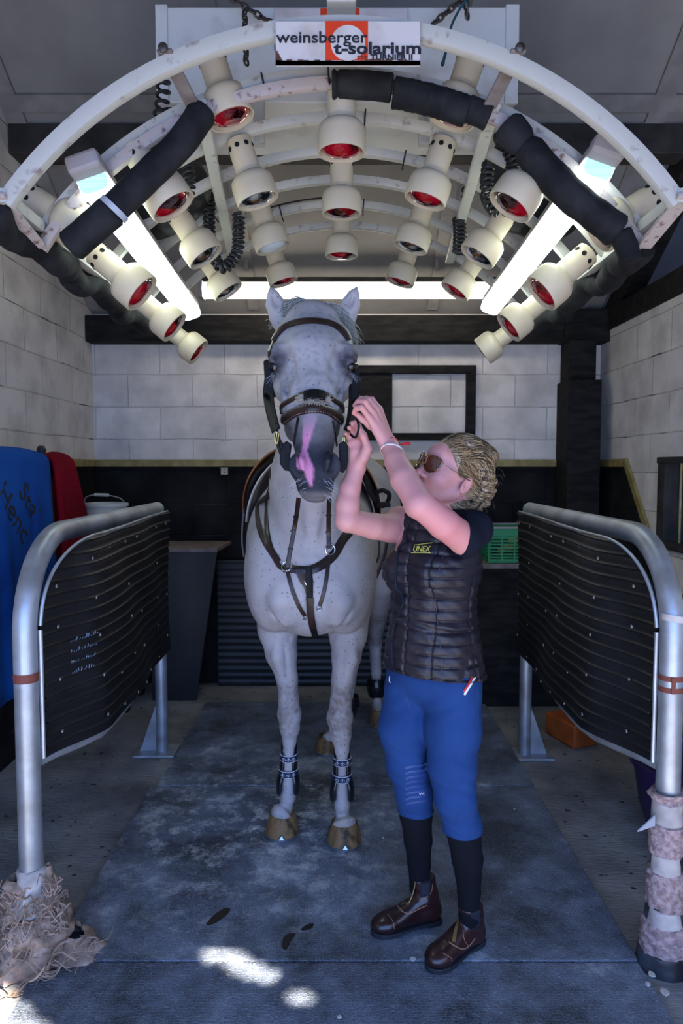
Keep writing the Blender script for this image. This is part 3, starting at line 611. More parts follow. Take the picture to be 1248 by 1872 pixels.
def barrier(s, X0, label, ynear=2.15, yfar=3.76, xf=0):
    t = thing('partition', (s*X0, ynear, 0), label, 'partition', None)
    r = .036; R_ = .30
    def px(y): return s*(X0-xf*(y-ynear)/(yfar-ynear))
    pts = [(px(ynear), ynear, 0.0), (px(ynear), ynear, .6), (px(ynear), ynear, ZT-R_)]
    for i in range(1, 13): a = PI/2*i/12; y = ynear+R_*(1-math.cos(a)); pts.append((px(y), y, ZT-R_+R_*math.sin(a)))
    for i in range(1, 9): y = ynear+R_+(yfar-.02-ynear-R_)*i/8; pts.append((px(y), y, ZT))
    top = MB().tube(pts, r, 20); e = Vector(pts[-1]); top.lathe([(r, 0), (r*.8, .02), (r*.3, .03)], e, rot_z_to((0, 1, 0)), 20)
    top.build('bent_pipe', 'galv', t)
    def bulge(y, z): # the sheet is kicked inwards
        b = sstep(ynear, 2.46, y)*(1-sstep(2.50, yfar, y))
        return .125*b*(.55+.45*(1-(z-.6)/.7))
    def zbot(y): return .635-.075*sstep(2.4, yfar, y)
    lo = [(px(y)-s*bulge(y, .6), y, zbot(y)-.012) for y in [ynear+.02+(yfar-ynear-.04)*i/18 for i in range(19)]]
    MB().tube(lo, .0215, 14).build('lower_rail', 'galv', t)
    far = MB().tube([(px(yfar), yfar, 0.0), (px(yfar), yfar, ZT-.03)], .032, 18); far.build('rear_post', 'galv', t)
    g = MB(); q = px(yfar)
    g.prism([(q-s*.03, yfar, .012), (q-s*.12*-1, yfar, .012), (q, yfar, .36), (q-s*.03, yfar, .36)], (0, -.005, 0), (0, .005, 0)); g.box((q+s*.03, yfar, .008), (.22, .16, .014)); g.build('foot_plate', 'galv', t, smooth=False, bevel=.003)
    # ribbed sheet
    n = 40; ribs = 17; rows = []
    zs = [0]
    for k in range(ribs):
        for f in (.10, .40, .62, .80, .90): zs.append((k+f)/ribs)
    zs.append(1)
    def prof(f):
        q = (f*ribs) % 1
        return .0065*math.exp(-((q-.80)/.08)**2)-.004*math.exp(-((q-.62)/.06)**2)
    def ztop(y):
        d = ynear+R_-y
        return ZT-.016 if d <= 0 else ZT-R_+math.sqrt(max(0, (R_-.016)**2-d*d))
    for sd in (0, 1):
        for i in range(n+1):
            y = ynear+.018+(yfar+.06-ynear-.041)*(i/n)**1.35; zt = ztop(y); zb = zbot(y)+.005; row = []
            for f in (zs if sd == 0 else reversed(zs)):
                z0 = zb+(ZT-.016-zb)*f; z = min(z0, zt)
                off = .012+prof(f) if sd == 0 else .004
                wv = .006*math.sin(y*9+f*5)
                row.append(Vector((px(y)-s*(bulge(y, z)+.030+off+wv), y, z)))
            if sd == 0: rows.append(row)
            else: rows[i] = rows[i]+row
    mb = MB(); mb.grid(rows, closed=True); mb.build('ribbed_sheet', 'ribbed_rubber', t, ang=60)
    edge = MB(); yy = [ynear+.018+(yfar+.06-ynear-.041)*(i/40)**1.7 for i in range(41)]
    edge.tube([Vector((px(y)-s*(bulge(y, ztop(y))+.040), y, ztop(y))) for y in yy], .006, 8)
    edge.tube([Vector((px(ynear+.05)-s*.04, ynear+.018, z)) for z in (.64, .9, ZT-.28)], .007, 8)
    edge.build('sheet_edge', 'galv', t)
    proto = None
    for cy, zz in ((2.235, (.70, .87, 1.04, 1.17)), (2.42, (.69, .83, .97, 1.10, 1.235)), (2.62, (.66, .78, .91, 1.04, 1.25)), (2.82, (.64, .80, .95, 1.08, 1.25)), (3.02, (.62, .78, .93, 1.25)), (3.24, (.61, .92, 1.25)), (3.5, (.60, .76, .90, 1.07, 1.25)), (3.7, (.66, .88, 1.25))):
        for z in zz:
            p = Vector((px(cy)-s*(bulge(cy, z)+.046+.006*math.sin(cy*9)), cy, z))
            if proto is None: proto = MB().lathe([(.0065, 0), (.0058, .003), (.002, .004)], (0, 0, 0), rot_z_to((-s, 0, 0)), 10).build('rivet', 'rivet', t, origin=(0, 0, 0)); o = proto
            else: o = proto.copy(); COL.objects.link(o); o.parent = t
            o.location = p-Vector(t.location)
    return t
bl = barrier(-1, .97, 'left-hand galvanised pipe partition clad in ribbed black rubber, rope and carpet at its foot')
br_ = barrier(1, 1.0, 'right-hand galvanised pipe partition clad in ribbed black rubber, post bandaged in carpet strips', ynear=2.12, yfar=3.72, xf=.02)
MB().lathe([(.0372, 0), (.0372, .028)], (-.97, 2.15, .89), None, 20, False, False).build('rust_patch', 'rust_band', bl)
rb = MB()
for zz in (.905, .87): rb.lathe([(.0372, 0), (.0372, .016)], (1.0, 2.12, zz), None, 20, False, False)
rb.box((.99, 2.083, .895), (.012, .003, .05)); rb.build('rust_patch', 'rust_band', br_)
MB().lathe([(.0375, 0), (.0375, .02)], (1.0, 2.12, 1.085), Matrix.Rotation(.12, 3, 'Y'), 20, False, False).build('tape_ring', 'white_cloth_tape', br_)
# scrawled chalk marks on the left sheet
ch = MB(); random.seed(4)
mat('chalk_scrawl', (.16, .21, .30), .8)
for rr in range(4):
    y = 2.28; z = .985-.035*rr
    while y < 2.40-.01*rr:
        l_ = .004+.008*random.random(); dz = random.uniform(-.008, .008)
        x = -(.97-.125*sstep(2.15, 2.46, y)*(.55+.45*(1-(z-.6)/.7))-.0475-.006*math.sin(y*9))
        ch.tube([(x, y, z-.006), (x, y+l_*.5, z+dz), (x, y+l_, z-.003)], .0011, 4); y += l_+.002
ch.build('chalk_marks', 'chalk_scrawl', bl)
# noisy wrap
def wrap(c0, c1, r0, r1, m, name, parent, amp=.01, n=26, k=30, seed=0, fr=18, origin=None):
    rows = []; c0 = Vector(c0); c1 = Vector(c1)
    for i in range(n+1):
        f = i/n; c = c0.lerp(c1, f); r = r0+(r1-r0)*f
        if i in (0, n): r *= .80
        row = []
        for j in range(k):
            a = 2*PI*j/k; d = Vector((math.cos(a), math.sin(a), 0)); p = c+d*r
            row.append(p+d*amp*(noise.noise(p*fr+Vector((seed, 0, 0)))+.6*noise.noise(p*fr*3)))
        rows.append(row)
    mb = MB(); mb.grid(rows, closed=True); return mb.build(name, m, parent, ang=80)
x = 1.0; y = 2.12
wrap((x, y, 0.560), (x, y, 0.523), .052, .046, 'carpet', 'carpet_wrap', br_, .014, fr=40)
wrap((x, y, 0.529), (x, y, 0.449), .044, .045, 'white_cloth_tape', 'tape_wrap', br_, .003)
wrap((x, y, 0.461), (x, y, 0.363), .050, .052, 'carpet', 'carpet_wrap', br_, .007, fr=60, n=30, k=48)
wrap((x, y, 0.369), (x, y, 0.301), .046, .047, 'duct_tape', 'tape_wrap', br_, .003)
wrap((x-.004, y-.008, 0.369), (x-.004, y-.008, 0.307), .042, .044, 'white_cloth_tape', 'tape_wrap', br_, .003)
wrap((x, y, 0.314), (x, y, 0.191), .053, .056, 'carpet', 'carpet_wrap', br_, .008, fr=60, n=34, k=48)
wrap((x, y, 0.203), (x, y, 0.141), .052, .058, 'duct_tape', 'tape_wrap', br_, .004)
wrap((x-.005, y-.012, 0.197), (x-.005, y-.012, 0.148), .046, .052, 'white_cloth_tape', 'tape_wrap', br_, .003)
wrap((x, y, 0.154), (x, y, 0.049), .062, .072, 'carpet', 'carpet_wrap', br_, .008, fr=60, n=30, k=48)
wrap((x, y, 0.061), (x, y, -0.000), .074, .082, 'duct_tape', 'tape_wrap', br_, .004)
MB().prism([Vector((x-.05, y-.03, 0.492)), Vector((x-.05, y-.03, 0.461)), Vector((x-.115, y-.06, 0.458))], (0, 0, 0), (0, .004, .002)).build('torn_tape', 'tape', br_, smooth=False)
x = -.97; y = 2.15
wrap((x, y, .30), (x, y, .13), .044, .060, 'white_cloth_tape', 'tape_wrap', bl, .012)
wrap((x+.005, y-.005, .16), (x-.03, y-.02, .0), .075, .125, 'rope_fibre', 'rope_wrap', bl, .045, fr=14, n=30, k=44, seed=3)
wrap((x-.035, y, .27), (x-.05, y-.01, .12), .030, .05, 'rope_fibre', 'rope_wrap', bl, .03, fr=18, seed=8)
wrap((x+.045, y+.01, .30), (x+.05, y, .14), .014, .03, 'rope_fibre', 'rope_wrap', bl, .02, fr=22, seed=11)
wrap((x+.10, y+.02, .075), (x+.12, y+.02, 0), .05, .10, 'rope_fibre', 'rope_wrap', bl, .035, fr=14, seed=5)
st = MB(); random.seed(21)
for i in range(110):
    a0 = random.uniform(-2.9, .4); z = random.uniform(.02, .28); r = .05+.085*(1-z/.3)+.008*random.random(); pts = []
    da = random.uniform(.3, 1.1)*random.choice((-1, 1)); dz = random.uniform(-.10, .05)
    for q in range(6):
        f = q/5; a = a0+da*f; zz = max(.006, z+dz*f+.02*math.sin(f*7+i)); rr = r+.015*math.sin(f*9+i*2)+(.05*f if z < .08 else 0)
        pts.append((x+rr*math.cos(a)*(1.35 if z < .1 else 1), y+rr*math.sin(a), zz))
    st.tube(catmull(pts, 3), random.choice((.0015, .002, .003)), 5)
st.build('rope_strands', 'rope_fibre', bl)
# metal scrap at the foot of the left post
tag(MB().tube([(-1.045, 2.02, .01), (-1.05, 1.985, .05), (-1.06, 1.96, .09)], [.03, .036, .03], 14).build('pipe_offcut', 'galv', None, origin=(-1.05, 1.99, 0)), 'short piece of grey pipe at the foot of the left rope-wrapped post', 'pipe')
# ---------------- blankets on the left
mat('blue_blanket', (.004, .040, .22), .95, col2=(.006, .065, .29), nscale=3, bump=.4, bscale=200, spec=.1)
mat('red_blanket', (.15, .001, .010), .95, col2=(.09, .001, .006), nscale=3, bump=.4, bscale=200, spec=.1)
mat('white_trim', (.5, .6, .65), .8); mat('black_thread', (.008, .008, .012), .8)
BARY, BARX = 3.7, -1.45
def drape(y0, y1, xc, ztop, zl, m, label, seed, ex=0.0, foldamp=.018):
    """a rug folded over a rail that runs along Y, hanging down on both sides"""
    rows = []; n = 30
    for i in range(n+1):
        f = i/n; y = y0+(y1-y0)*f; row = []
        cnt = 40
        for j in range(cnt+1):
            q = j/cnt; s = (q-.5)*2 # -1 wall side .. +1 room side
            if abs(s) < .14: a = s/.14*PI/2; xx = xc+.045*math.sin(a); zz = ztop-.045+.045*math.cos(a)
            else:
                dd = (abs(s)-.14)/.86; L = zl*(1 if s > 0 else .8); zz = ztop-.045-L*dd
                xx = xc+math.copysign(.045+.035*dd, s)
                k = min(1, dd*2.0)
                xx += math.copysign(foldamp*k*(math.sin(f*13+seed)+.5*math.sin(f*29+seed*2)), s)*.8
            slump = -.02*(abs(f-.5)*2)**3
            yy = y+ex*(max(0, abs(s)-.14))*(f)
            row.append(Vector((xx, yy, zz+slump)))
        rows.append(row)
    o = MB().grid(rows).build(label[0], m, None, ang=80, solid=.012, origin=(xc, (y0+y1)/2, ztop-zl)); tag(o, label[1], 'blanket'); return o
bb = drape(2.60, 3.30, -1.40, P(40, 822, 3.3).z+.0, .95, 'blue_blanket', ('blue_rug', 'royal blue horse rug with black lettering hanging over a rail, left edge'), 1, ex=-.05)
rb_ = drape(3.36, 3.62, -1.40, P(80, 828, 3.5).z, .60, 'red_blanket', ('red_rug', 'dark red horse rug hanging behind the blue one'), 4, ex=.18)
rl = MB().tube([(-1.40, 2.4, 1.575), (-1.40, 3.68, 1.575)], .018, 12); rl.bar((-1.40, 3.66, 1.575), (WL, 3.66, 1.575), .02, .02); rl.bar((-1.40, 2.5, 1.575), (WL, 2.5, 1.575), .02, .02); rl.lathe([(.014, 0), (.020, .03), (.022, .045), (.012, .06)], (-1.40, 3.33, 1.585), None, 12)
rl.build('rug_rail', 'cable', None, origin=(-1.40, 3, 1.5)); tag(bpy.data.objects['rug_rail'], 'black wall rail that the blue and red rugs hang on', 'rail')
# lettering embroidered on the blue rug (room side, running down)
def on_blanket(txt, y, z, size, ang):
    xs = -1.40+.083
    M = Matrix.Translation((xs+.045, y, z)) @ Matrix.Rotation(PI/2, 4, 'Z') @ Matrix.Rotation(PI/2, 4, 'X') @ Matrix.Rotation(ang, 4, 'Z')
    vs, fs = text_mesh(txt, size, ext=.0015, shear=.1)
    bv = BVHTree.FromPolygons([bb.matrix_basis @ v.co for v in bb.data.vertices], [tuple(p.vertices) for p in bb.data.polygons])
    out = []
    for v in vs:
        p = M @ v; h = bv.ray_cast(Vector((-1.1, p.y, p.z)), Vector((-1, 0, 0)))
        out.append(Vector(((h[0].x if h[0] is not None else p.x)+.0075+v.z*.3, p.y, p.z)))
    mb = MB(); mb.add(out, fs); mb.build('lettering', 'black_thread', bb, smooth=False)
on_blanket('Henc', 2.76, 1.445, .14, -.85)
on_blanket('Stal', 2.95, 1.44, .135, -.85)
tm = MB()
for q in (1.30, .86): tm.tube([(-1.30, 2.55, q-.02), (-1.295, 2.72, q), (-1.29, 2.80, q+.09)], .006, 6)
# bucket behind the left partition
mat('white_plastic', (.55, .55, .54), .45); mat('purple_plastic', (.022, .010, .055), .4); mat('orange_plastic', (.42, .10, .02), .5, col2=(.25, .05, .01), nscale=9)
c = P(195, 920, 4.55); bk = thing('bucket', (c.x, 4.55, c.z-.26), 'white plastic bucket with wire handle behind the left partition', 'bucket')
MB().lathe([(.105, c.z-.26), (.125, c.z-.02), (.135, c.z-.018), (.135, c.z), (.125, c.z+.004), (.118, c.z-.03), (.10, c.z-.24)], (c.x, 4.55, 0), None, 32, capb=True).build('bucket_body', 'white_plastic', bk)
MB().tube(catmull([(c.x-.13, 4.55, c.z-.02), (c.x-.128, 4.52, c.z+.03), (c.x-.07, 4.5, c.z+.055), (c.x+.03, 4.5, c.z+.052), (c.x+.10, 4.52, c.z+.03), (c.x+.13, 4.55, c.z-.02)], 6), .004, 7).build('wire_handle', 'cap_grey', bk)
MB().tube([(c.x-.06, 4.5, c.z+.057), (c.x+.03, 4.5, c.z+.054)], .010, 10).build('grip', 'white_plastic', bk)
sb = MB(); BT = c.z-.262; sb.span((WL, 4.35, BT-.045), (c.x+.17, 4.80, BT)); sb.span((WL, 4.38, 0), (WL+.06, 4.44, BT-.045)); sb.span((c.x+.10, 4.38, 0), (c.x+.16, 4.44, BT-.045)); sb.span((c.x+.10, 4.72, 0), (c.x+.16, 4.78, BT-.045))
o = sb.build('bench', 'black_wood', None, smooth=False, bevel=.005, origin=(c.x, 4.6, 0)); tag(o, 'low dark bench in the back left corner under the white bucket', 'bench')
# shelf / board corner left of the horse
lb = MB(); a0 = P(300, 1008, 4.6); a1 = P(402, 1008, 4.6)
lb.prism([(a0.x-.12, 4.50, 1.002), (a1.x, 4.50, 1.002), (a1.x+.02, 4.96, 1.002), (a0.x-.12, 4.96, 1.002)], (0, 0, 0), (0, 0, .025))
o = lb.build('ledge_board', 'dust_brown', None, smooth=False, bevel=.004, origin=(a0.x, 4.7, 1.02)); tag(o, 'dusty ledge board on top of the black boarding left of the ribbed mat', 'shelf')
pn = MB(); pn.prism([(a0.x-.10, 4.62, 0), (P(358, 1240, 4.62).x, 4.62, 0), (a1.x-.02, 4.62, 1.0), (a0.x-.10, 4.62, 1.0)], (0, 0, .001), (0, .03, .001))
o = pn.build('black_board', 'ribbed_rubber', None, smooth=False, bevel=.003, origin=(a0.x, 4.62, 0)); tag(o, 'black sloping-edged board standing under the dusty ledge', 'board')
# ribbed mats against the back wall
def wallmat(x0, x1, z0, z1, y, label):
    rows = []; n = int((z1-z0)/.012)
    for i in range(n+1):
        z = z0+(z1-z0)*i/n; q = (z/.048) % 1; off = -.007*math.exp(-((q-.5)/.16)**2); xl = [x0+(x1-x0)*k/12 for k in range(13)]
        rows.append([Vector((xx, y+off+.004*math.sin(xx*7+z*4), z)) for xx in xl]+[Vector((xx, y+.012, z)) for xx in reversed(xl)])
    mb = MB(); mb.grid(rows, closed=True); mb.f += [tuple(range(26)), tuple(n*26+k for k in range(26))]
    o = mb.build('ribbed_wall_mat', 'ribbed_rubber', None, ang=60, origin=((x0+x1)/2, y, z0)); tag(o, label, 'mat')
wallmat(P(396, 1100, 4.9).x, P(800, 1100, 4.9).x, .002, P(500, 1025, 4.9).z, 4.93, 'ribbed black rubber mat standing against the back wall behind the horse')
# dark manger/boarding to the right with shelf, crate
sh = MB(); xa, xb = P(850, 1020, 4.6).x, 1.49; zc = P(900, 1026, 4.55).z
sh.span((xa, 4.42, zc-.03), (xb, 4.96, zc)); o = sh.build('shelf', 'dust_brown', None, smooth=False, bevel=.004, origin=(1.1, 4.7, zc)); tag(o, 'dusty shelf under the green crate at the back wall', 'shelf')
cb = MB(); cb.span((xa+.02, 4.50, .001), (xb-.01, 4.54, zc-.032)); cb.span((xa+.02, 4.54, .001), (xa+.06, 4.96, zc-.032)); o = cb.build('black_cupboard', 'black_wood', None, smooth=False, bevel=.004, origin=(1.1, 4.7, 0)); tag(o, 'black boarded cupboard below the green crate', 'cupboard')
mat('green_plastic', (.0, .22, .07), .4, col2=(.0, .16, .05), nscale=6)
cr = thing('crate', (1.10, 4.6, zc), 'bright green slotted plastic crate on the shelf behind the person', 'crate')
g = MB(); x0, x1, y0, y1, h = .93, 1.33, 4.46, 4.76, .215
def cwall(a, b_):
    a = Vector(a); b_ = Vector(b_); L = (b_-a).length; d = (b_-a)/L
    g.bar(a+Vector((0, 0, .012)), b_+Vector((0, 0, .012)), .008, .024); g.bar(a+Vector((0, 0, h-.02)), b_+Vector((0, 0, h-.02)), .008, .055)
    k = 7
    for i in range(k):
        z = .024+(h-.07)*(i+.5)/k; g.bar(a+Vector((0, 0, z)), b_+Vector((0, 0, z)), .006, .010)
    nn = max(2, int(L/.075))
    for i in range(nn+1): g.bar(a+d*(L*i/nn)+Vector((0, 0, .01)), a+d*(L*i/nn)+Vector((0, 0, h-.02)), .014 if i in (0, nn) else .010, .010, up=(1, 0, 0) if abs(d.x) < .5 else (0, 1, 0))
z_ = zc+.001
for a, b_ in (((x0, y0, z_), (x1, y0, z_)), ((x1, y0, z_), (x1, y1, z_)), ((x1, y1, z_), (x0, y1, z_)), ((x0, y1, z_), (x0, y0, z_))): cwall(a, b_)
g.span((x0, y0, z_), (x1, y1, z_+.006)); g.build('slotted_body', 'green_plastic', cr, smooth=False)
MB().tube([(x0, y0-.004, z_+h+.008), (x1, y0-.004, z_+h+.008), (x1+.004, y1, z_+h+.008), (x0-.004, y1, z_+h+.008)], .007, 8, closed=True).build('crate_rim', 'cap_grey', cr)
mat('straw', (.45, .36, .10), .8, col2=(.30, .24, .08), nscale=20)
for i, (xx, yy, L) in enumerate(((1.05, 4.56, .13), (1.20, 4.55, .12), (1.14, 4.62, .11))):
    tag(MB().lathe([(.004, 0), (.02, .02), (.024, L*.5), (.018, L*.8), (.006, L)], (xx-.05, yy, z_+.06+.03*i), rot_z_to((1, .2, .25)), 12).build('corn_cob', 'straw', None, origin=(xx-.05, yy, z_+.06+.03*i)), ['yellow cob lowest in the green crate', 'yellow cob at the right inside the green crate', 'yellow cob at the back inside the green crate'][i], 'cob')
# socket
s0 = P(410, 861, 4.99); so = thing('wall_socket', (s0.x, 4.99, s0.z-.025), 'small cream wall socket below the gold rail', 'socket')
MB().box((s0.x, 4.992, s0.z), (.05, .014, .052)).build('socket_plate', 'cream', so, smooth=False, bevel=.003)
for dz in (-.010, .010): MB().lathe([(.004, 0), (.004, .002)], (s0.x, 4.9845, s0.z+dz), rot_z_to((0, -1, 0)), 10).build('socket_hole', 'black_hole', so)
# purple tub and orange block on the right
tb_ = thing('tub', (1.52, 2.85, 0), 'deep purple plastic tub on the floor behind the right partition', 'tub')
MB().lathe([(.20, .003), (.24, .12), (.27, .30), (.285, .305), (.285, .325), (.265, .33), (.255, .30), (.22, .1), (.18, .03)], (1.50, 2.88, 0), None, 40).build('tub_body', 'purple_plastic', tb_)
for s in (-1, 1): MB().tube([(1.50, 2.88+s*.28-.05*0, .30), (1.47, 2.88+s*.32, .33), (1.53, 2.88+s*.32, .33), (1.54, 2.88+s*.28, .30)], .012, 8).build('tub_handle', 'purple_plastic', tb_)
ob = MB(); ob.box((1.30, 3.95, .065), (.16, .26, .13), Matrix.Rotation(.35, 3, 'Z'))
tag(ob.build('orange_block', 'orange_plastic', None, smooth=False, bevel=.012, origin=(1.30, 3.95, 0)), 'small orange block on the floor behind the right partition', 'block')
# small litter on the floor
mat('chip', (.5, .48, .44), .8); mat('dark_stain', (.012, .011, .010), .35)
ps = [((452, 1751), .011, 'chip')]
for q, (px_, py_, r) in enumerate(((754, 1754, .009), (1190, 1782, .012), (1184, 1800, .009), (1215, 1815, .014), (700, 1532, .005), (940, 1480, .005), (620, 1860, .006))):
    g_ = FL(px_, py_, .018); k = random.randint(5, 7); b2 = MB(); b2.prism([g_+Vector((r*(.7+.5*random.random())*math.cos(2*PI*i/k), r*(.7+.5*random.random())*math.sin(2*PI*i/k), 0)) for i in range(k)], (0, 0, 0), (0, 0, .004))
    tag(b2.build('wood_chip', 'chip', None, smooth=False, origin=g_), ['white chip on the mat seam beside the nearer boot', 'pale chip beside the bandaged right post, nearest the mat corner', 'small chip just below the mat corner at the right post', 'largest pale chip, in the bottom right corner', 'tiny chip on the mat left of the sock leg', 'tiny chip right of the blue breeches on the mat', 'tiny pale chip at the bottom edge of the photo'][q], 'chip', 'pale chips on the floor')
for q, poly in enumerate(([(377, 1690), (392, 1672), (412, 1660), (421, 1664), (408, 1678), (388, 1690)], [(516, 1733), (518, 1716), (530, 1706), (540, 1708), (532, 1720), (524, 1735)], [(550, 1698), (562, 1690), (573, 1689), (568, 1698), (554, 1701)])):
    pts = catmull([FL(a, b_, .0172) for a, b_ in poly], 4, closed=True); b2 = MB(); b2.prism(pts, (0, 0, 0), (0, 0, .0006))
    tag(b2.build('wet_patch', 'dark_stain', None, smooth=False, origin=pts[0]), ['dark damp patch on the mat, leftmost and largest', 'dark damp patch on the mat left of the boots, the lower one', 'small dark damp patch just above the lower one on the mat'][q], 'stain')
# ================================================================== IMPLICIT MODELLING (for the horse and the person)
class Field:
    def __init__(s, lo, hi, h):
        s.lo = np.array(lo, float); s.h = h; s.n = np.ceil((np.array(hi)-s.lo)/h).astype(int)+1
        s.g = np.full(tuple(s.n), .5, np.float32); s.M = None
    def _box(s, mn, mx):
        a = np.clip(np.floor((mn-s.lo)/s.h).astype(int), 0, s.n-1); b = np.clip(np.ceil((mx-s.lo)/s.h).astype(int)+1, 1, s.n)
        if np.any(b <= a): return None
        ax = [(s.lo[i]+s.h*np.arange(a[i], b[i])).astype(np.float32) for i in range(3)]
        return (slice(a[0], b[0]), slice(a[1], b[1]), slice(a[2], b[2])), ax[0][:, None, None], ax[1][None, :, None], ax[2][None, None, :]
    def _put(s, sl, d, k, op):
        g = s.g[sl]
        if op == 'sub': d = -d; a, b = -g, -d; # max(g,-d)
        else: a, b = g, d
        hh = np.clip(.5+.5*(b-a)/k, 0, 1); r = b*(1-hh)+a*hh-k*hh*(1-hh)
        s.g[sl] = -r if op == 'sub' else r
    def tp(s, p):
        p = Vector(p); return np.array(s.M @ p if s.M is not None else p)
    def td(s, v):
        v = Vector(v); return np.array((s.M.to_3x3() @ v if s.M is not None else v).normalized())
    def cone(s, a, b, ra, rb, k=.02, side=(1, 0, 0), op='add'):
        """tapered limb from a to b; radius = scalar or (side radius, other radius)"""
        a = s.tp(a); b = s.tp(b); side = s.td(side)
        ra = (ra, ra) if np.isscalar(ra) else ra; rb = (rb, rb) if np.isscalar(rb) else rb
        R = max(*ra, *rb)+k+3*s.h; q = s._box(np.minimum(a, b)-R, np.maximum(a, b)+R)
        if q is None: return
        sl, X, Y, Z = q; d = b-a; L = np.linalg.norm(d)+1e-9; u = d/L
        sd = side-u*np.dot(side, u); sd /= np.linalg.norm(sd)+1e-9; ot = np.cross(u, sd)
        px, py, pz = X-a[0], Y-a[1], Z-a[2]
        t = px*u[0]+py*u[1]+pz*u[2]; tc = np.clip(t, 0, L); f = tc/L
        ps = px*sd[0]+py*sd[1]+pz*sd[2]; po = px*ot[0]+py*ot[1]+pz*ot[2]; pa = t-tc
        rs = ra[0]+(rb[0]-ra[0])*f; ro = ra[1]+(rb[1]-ra[1])*f; rm = np.minimum(rs, ro)
        k0 = np.sqrt((ps/rs)**2+(po/ro)**2+(pa/rm)**2); k1 = np.sqrt((ps/rs**2)**2+(po/ro**2)**2+(pa/rm**2)**2)+1e-9
        dist = np.where(k0 < 1e-3, -rm, k0*(k0-1)/k1)
        s._put(sl, np.maximum(dist, -rm).astype(np.float32), k, op)
    def ell(s, c, r, k=.02, ax=None, op='add'):
        """ellipsoid; ax = optional (x-axis, z-axis) directions"""
        c = s.tp(c); r = np.array(r if not np.isscalar(r) else (r, r, r), float)
        if ax is None: ex, ez = s.td((1, 0, 0)), s.td((0, 0, 1))
        else: ex, ez = s.td(ax[0]), s.td(ax[1])
        ez = ez-ex*np.dot(ex, ez); ez /= np.linalg.norm(ez); ey = np.cross(ez, ex)
        R = r.max()+k+3*s.h; q = s._box(c-R, c+R)
        if q is None: return
        sl, X, Y, Z = q; px, py, pz = X-c[0], Y-c[1], Z-c[2]
        a = px*ex[0]+py*ex[1]+pz*ex[2]; b = px*ey[0]+py*ey[1]+pz*ey[2]; e = px*ez[0]+py*ez[1]+pz*ez[2]
        k0 = np.sqrt((a/r[0])**2+(b/r[1])**2+(e/r[2])**2); k1 = np.sqrt((a/r[0]**2)**2+(b/r[1]**2)**2+(e/r[2]**2)**2)+1e-9
        dist = np.where(k0 < 1e-3, -r.min(), k0*(k0-1)/k1)
        s._put(sl, np.maximum(dist, -r.min()).astype(np.float32), k, op)
    def chain(s, pts, rs, k=.02, side=(1, 0, 0), op='add'):
        for i in range(len(pts)-1): s.cone(pts[i], pts[i+1], rs[i], rs[i+1], k, side, op)
    def cut(s, p, n, k=.004): # remove everything on the +n side of a plane
        p = s.tp(p); n = s.td(n)
        X, Y, Z = [(s.lo[i]+s.h*np.arange(s.n[i])).astype(np.float32) for i in range(3)]
        d = (X[:, None, None]-p[0])*n[0]+(Y[None, :, None]-p[1])*n[1]+(Z[None, None, :]-p[2])*n[2]
        s.g = np.maximum(s.g, d)
    def coords(s): return [(s.lo[i]+s.h*np.arange(s.n[i])).astype(np.float32) for i in range(3)]
    def mesh(s):
        g = s.g; n = g.shape; s0 = g < 0
        c = [(i, j, k) for i in (0, 1) for j in (0, 1) for k in (0, 1)]
        def sub(A, o): return A[o[0]:n[0]-1+o[0], o[1]:n[1]-1+o[1], o[2]:n[2]-1+o[2]]
        cnt = np.zeros((n[0]-1, n[1]-1, n[2]-1), np.uint8)
        for o in c: cnt += sub(s0, o)
        ci = np.argwhere((cnt > 0) & (cnt < 8)); N = len(ci)
        idx = np.full(cnt.shape, -1, np.int32); idx[ci[:, 0], ci[:, 1], ci[:, 2]] = np.arange(N)
        val = {o: g[ci[:, 0]+o[0], ci[:, 1]+o[1], ci[:, 2]+o[2]] for o in c}
        acc = np.zeros((N, 3)); wt = np.zeros(N)
        for o in c:
            for axx in range(3):
                if o[axx]: continue
                o2 = list(o); o2[axx] = 1; o2 = tuple(o2); a, b = val[o], val[o2]; m = (a < 0) != (b < 0)
                t = np.where(m, a/np.where(m, a-b, 1), 0); p = np.array(o, float)[None, :].repeat(N, 0); p[:, axx] += t
                acc += p*m[:, None]; wt += m
        V = (acc/wt[:, None]+ci)*s.h+s.lo
        Q = []
        for axx in range(3):
            b_, c_ = [(1, 2), (2, 0), (0, 1)][axx]
            sl0 = [slice(None)]*3; sl1 = [slice(None)]*3; sl0[axx] = slice(0, -1); sl1[axx] = slice(1, None)
            A = s0[tuple(sl0)]; B = s0[tuple(sl1)]
            for flip, m in ((False, A & ~B), (True, ~A & B)):
                e = np.argwhere(m); e = e[(e[:, b_] > 0) & (e[:, c_] > 0) & (e[:, b_] < n[b_]-1) & (e[:, c_] < n[c_]-1)]
                q = []
                for db, dc in ((-1, -1), (0, -1), (0, 0), (-1, 0)):
                    f = e.copy(); f[:, b_] += db; f[:, c_] += dc; q.append(idx[f[:, 0], f[:, 1], f[:, 2]])
                q = np.stack(q, 1)
                if flip: q = q[:, ::-1]
                Q.append(q)
        Q = np.concatenate(Q); Q = Q[(Q >= 0).all(1)]
        return V, Q
